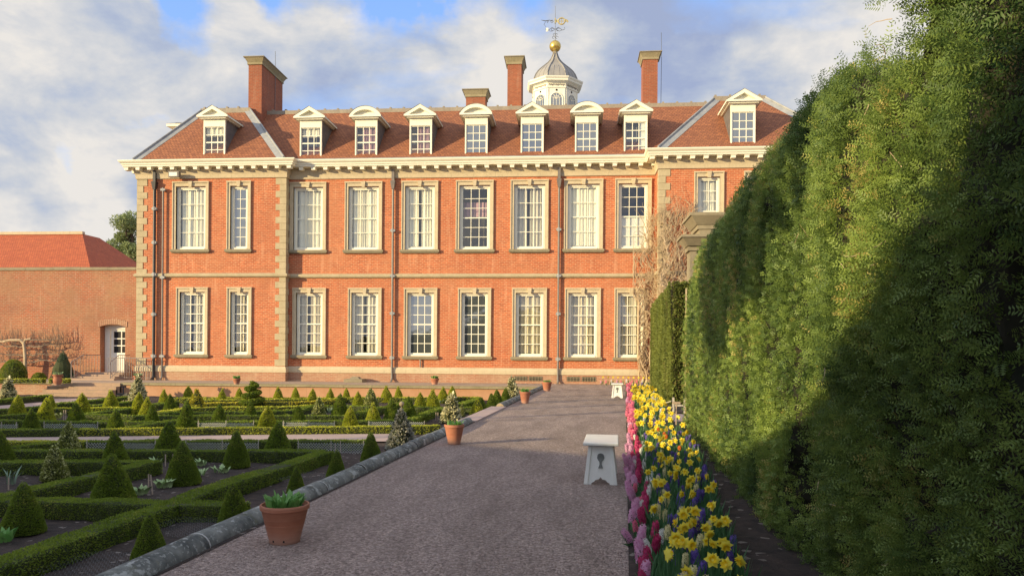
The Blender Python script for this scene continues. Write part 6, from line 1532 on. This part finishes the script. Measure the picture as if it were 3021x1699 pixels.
# loose green leaves filling the border
n = 5200; ch = []
YY = rs.uniform(3.6, 13, n); WW = .60 + np.minimum(.3, (YY - 4) * .05); XX = .40 + (YY - 5) * .069 + .04 + rs.uniform(0, 1, n) * WW
P = np.stack([XX, YY, np.full(n, .03)], 1); hgt = rs.uniform(.12, .30, n) * np.clip((XX - (.40 + (YY - 5) * .069)) / .25, .4, 1)
d = nrm(np.stack([rs.normal(0, .25, n), rs.normal(0, .25, n), np.ones(n)], 1)); s_ = nrm(np.stack([rs.normal(0, 1, n), rs.normal(0, 1, n), np.zeros(n)], 1)) * .008
V = np.stack([P - s_, P + s_, P + d * hgt[:, None] * .6 + s_ * 1.1, P + d * hgt[:, None] + s_ * .1, P + d * hgt[:, None] * .6 - s_ * 1.1], 1)
VV = V.reshape(-1, 3); b5 = np.arange(n) * 5; QQ = np.stack([b5, b5 + 1, b5 + 2, b5 + 4], 1); VV2 = VV.copy(); Q2 = np.stack([b5 + 4, b5 + 2, b5 + 3, b5 + 3], 1)
tipx = V[:, 3] + s_ * .1; base_n = len(VV); VV = np.concatenate([VV, tipx]); Q2 = np.stack([b5 + 4, b5 + 2, b5 + 3, base_n + np.arange(n)], 1)
o = np_mesh('bulb_foliage', [(VV, np.concatenate([QQ, Q2]), 0, np.r_[np.repeat(rs.uniform(0, 1, n), 5), np.full(n, .5)])], ['bulb_leaf']); tag(o, 'dense strap shaped green leaves growing between the border flowers', 'foliage', kind='stuff')
# loose stones on the path
m = MB(); rr = random.Random(3)
for _ in range(420):
    y = 3.6 + 9 * rr.random() ** 1.6; x = kerbx(y) + .05 + rr.random() * (bedx(y) - kerbx(y) - .1); s_ = rr.uniform(.003, .008) * (2.0 if rr.random() < .04 else 1)
    m.lathe([(s_ * .7, 0), (s_, s_ * .4), (s_ * .5, s_ * .9)], 6, (x, y, .005), rr.random())
tag(m.build('loose_gravel', 'path_pink'), 'scattered loose pebbles lying on the gravel path', 'gravel', kind='stuff')

# ================================================================== TREES behind + shade casters added outside the frame
def tree(nm, x, y, z, h, R_, lab, mat, n=7000, lf=.25, grp=None, seed=1, flat=1.0, nb=9, bark='tree_bark', lo=.3):
    global rs
    rs = np.random.RandomState(seed); rr = random.Random(seed); T = thing(nm, lab, 'tree', (x, y, z), grp); m = MB(); m.tube([(0, 0, 0), (rr.uniform(-.2, .2), 0, h * .45), (rr.uniform(-.3, .3), 0, h * .9)], [h * .035, h * .022, h * .008], 8)
    cl = []
    for k in range(nb * 3):
        a = rr.uniform(0, 6.28); zc = h * rr.uniform(lo, .97); r_ = R_ * (1.1 - .75 * (zc / h)) * rr.uniform(.3, 1); c = Vector((r_ * math.cos(a), r_ * math.sin(a), zc)); cl.append((c, R_ * rr.uniform(.2, .38)))
        if k % 2 == 0: m.tube([(0, 0, zc * .8), (c.x * .5, c.y * .5, zc * .92), c], [h * .012, h * .008, h * .003], 5)
    m.build('trunk', bark, T); ch = []
    per = n // len(cl)
    for c, r_ in cl:
        u = nrm(rs.normal(0, 1, (per, 3))); rad_ = r_ * rs.uniform(.35, 1, per) ** .5; P = np.array(c) + u * rad_[:, None] * np.array((1, 1, flat)); ch.append(leaves(P, u, lf, lf * .35, .8, 0, up=(0, 0, .2)))
    np_mesh('crown', ch, [mat], T)
p = on_y(388, 785, 62); tree('pine_tree', p.x, 62, 0, on_y(378, 640, 62).z + .2, 2.5, 'pale green bushy pine between the outbuilding roof and the mansion corner', 'conifer', seed=3, lf=.24, flat=.7, n=16000, nb=12, lo=.5)
p = on_y(335, 785, 70); tree('conifer_tree', p.x, 70, 0, on_y(338, 700, 70).z, 1.2, 'thin bluish conifer left of the pine, above the orange roof hip', 'conifer_dark', 2200, .22, seed=5)
p = on_y(388, 785, 66); tree('conifer_tree', p.x + .6, 66, 0, on_y(388, 755, 66).z, 2.6, 'dark low conifer at the foot of the pine beside the mansion quoins', 'conifer_dark', 5000, .25, seed=8)
p = on_y(280, 700, 74); tree('conifer_tree', p.x, 74, 0, on_y(281, 697, 74).z, .5, 'tiny tree tip peeping over the orange roof ridge', 'conifer_dark', 500, .2, seed=9)

# shade: hedge and crown added out of frame up-sun, shaped for their shadows; bare trees
def UV_(u, v): return (u * math.sin(SUN_A) + v * math.cos(SUN_A), u * math.cos(SUN_A) - v * math.sin(SUN_A))
TE = math.tan(SUN_E)
u0 = -11.0
prof_v = [(-60, -4.5), (-30, -1.6), (-19.5, -1.35), (-16.7, -.66), (-14, -.30), (-11.2, .0), (-8, .34), (-6.8, .44), (-5.6, .55), (-4.7, .68), (-3.2, 1.02), (-2.3, 1.22), (-1.9, 1.36), (-1.3, 1.76), (0, 2.3), (2, 2.8), (4, 3.2), (12, 3.4)]
T = thing('added_shade_hedge', 'unseen long hedge added outside the frame, its top shaped to shade the garden', 'hedge', (*UV_(u0, -10), -.6)); ox_, oy2 = UV_(u0, -10)
m = MB(); top = []
vs = np.arange(-58, 11.5, .35); hs = np.interp(vs, [a for a, _ in prof_v], [b_ for _, b_ in prof_v]) + TE * (5.4 - u0) + (fbm(np.c_[vs * 1.7, vs * 0, vs * 0], 3) - .5) * .12
for i in range(len(vs) - 1):
    if hs[i] < -.5: continue
    a0 = UV_(u0, vs[i]); a1 = UV_(u0, vs[i + 1]); b0 = UV_(u0 - 1.2, vs[i]); b1 = UV_(u0 - 1.2, vs[i + 1]); f = lambda q, z: (q[0] - ox_, q[1] - oy2, z + .6)
    m.quad(f(a0, -.6), f(a1, -.6), f(a1, hs[i + 1]), f(a0, hs[i])); m.quad(f(b0, -.6), f(b0, hs[i]), f(b1, hs[i + 1]), f(b1, -.6)); m.quad(f(a0, hs[i]), f(a1, hs[i + 1]), f(b1, hs[i + 1]), f(b0, hs[i]))
m.build('core', 'leaf_core', T)
def slim_tree(v, u, h, r, nm='bare_tree'):
    x, y = UV_(u, v); T = thing(nm, 'slender bare tree standing outside the frame towards the sun', 'tree', (x, y, -.6), 'bare trees outside the frame'); m = MB(); m.tube([(0, 0, 0), (0.05, 0, h * .6), (0, 0, h)], [r, r * .7, r * .3], 6); rr = random.Random(int(v * 10))
    for k in range(9):
        z = h * rr.uniform(.35, .9); a = rr.uniform(0, 6.28); m.tube([(0, 0, z), (math.cos(a) * h * .12, math.sin(a) * h * .12, z + h * .1), (math.cos(a) * h * .2, math.sin(a) * h * .2, z + h * .22)], [r * .3, r * .2, r * .08], 5)
    m.build('trunk', 'tree_bark', T)
for v in (-15.0, -17.1, -19.4, -21.2, -23.5): slim_tree(v, -26, 13, .16)

x, y = UV_(-9.0, -5.6)
T = thing('added_shade_tree', 'unseen tree crown added outside the frame to shade the top of the yew hedge', 'tree', (x, y, -.6)); m = MB(); m.tube([(0, 0, 0), (.1, 0, 3), (0, 0, 6.5)], [.06, .05, .03], 6)
rs = np.random.RandomState(12); ch = []; rr = random.Random(4)
for k in range(34):
    dv, dz = rr.uniform(-2.9, 2.7), rr.uniform(-1.0, 2.2)
    if dv > 2.0: dz = max(dz, .3)
    c = np.array((dv * math.cos(SUN_A) + rr.uniform(-.5, .5), -dv * math.sin(SUN_A) + rr.uniform(-.5, .5), 6.85 + dz)); u_ = nrm(rs.normal(0, 1, (260, 3))); r_ = rs.uniform(.3, 1, 260) ** .5 * .62
    ch.append(leaves(c + u_ * r_[:, None], u_, .2, .13, .8, 0)); m.tube([(0, 0, 5.5), tuple(c)], .015, 4)
np_mesh('crown', ch, ['conifer_dark'], T); m.build('trunk', 'tree_bark', T)
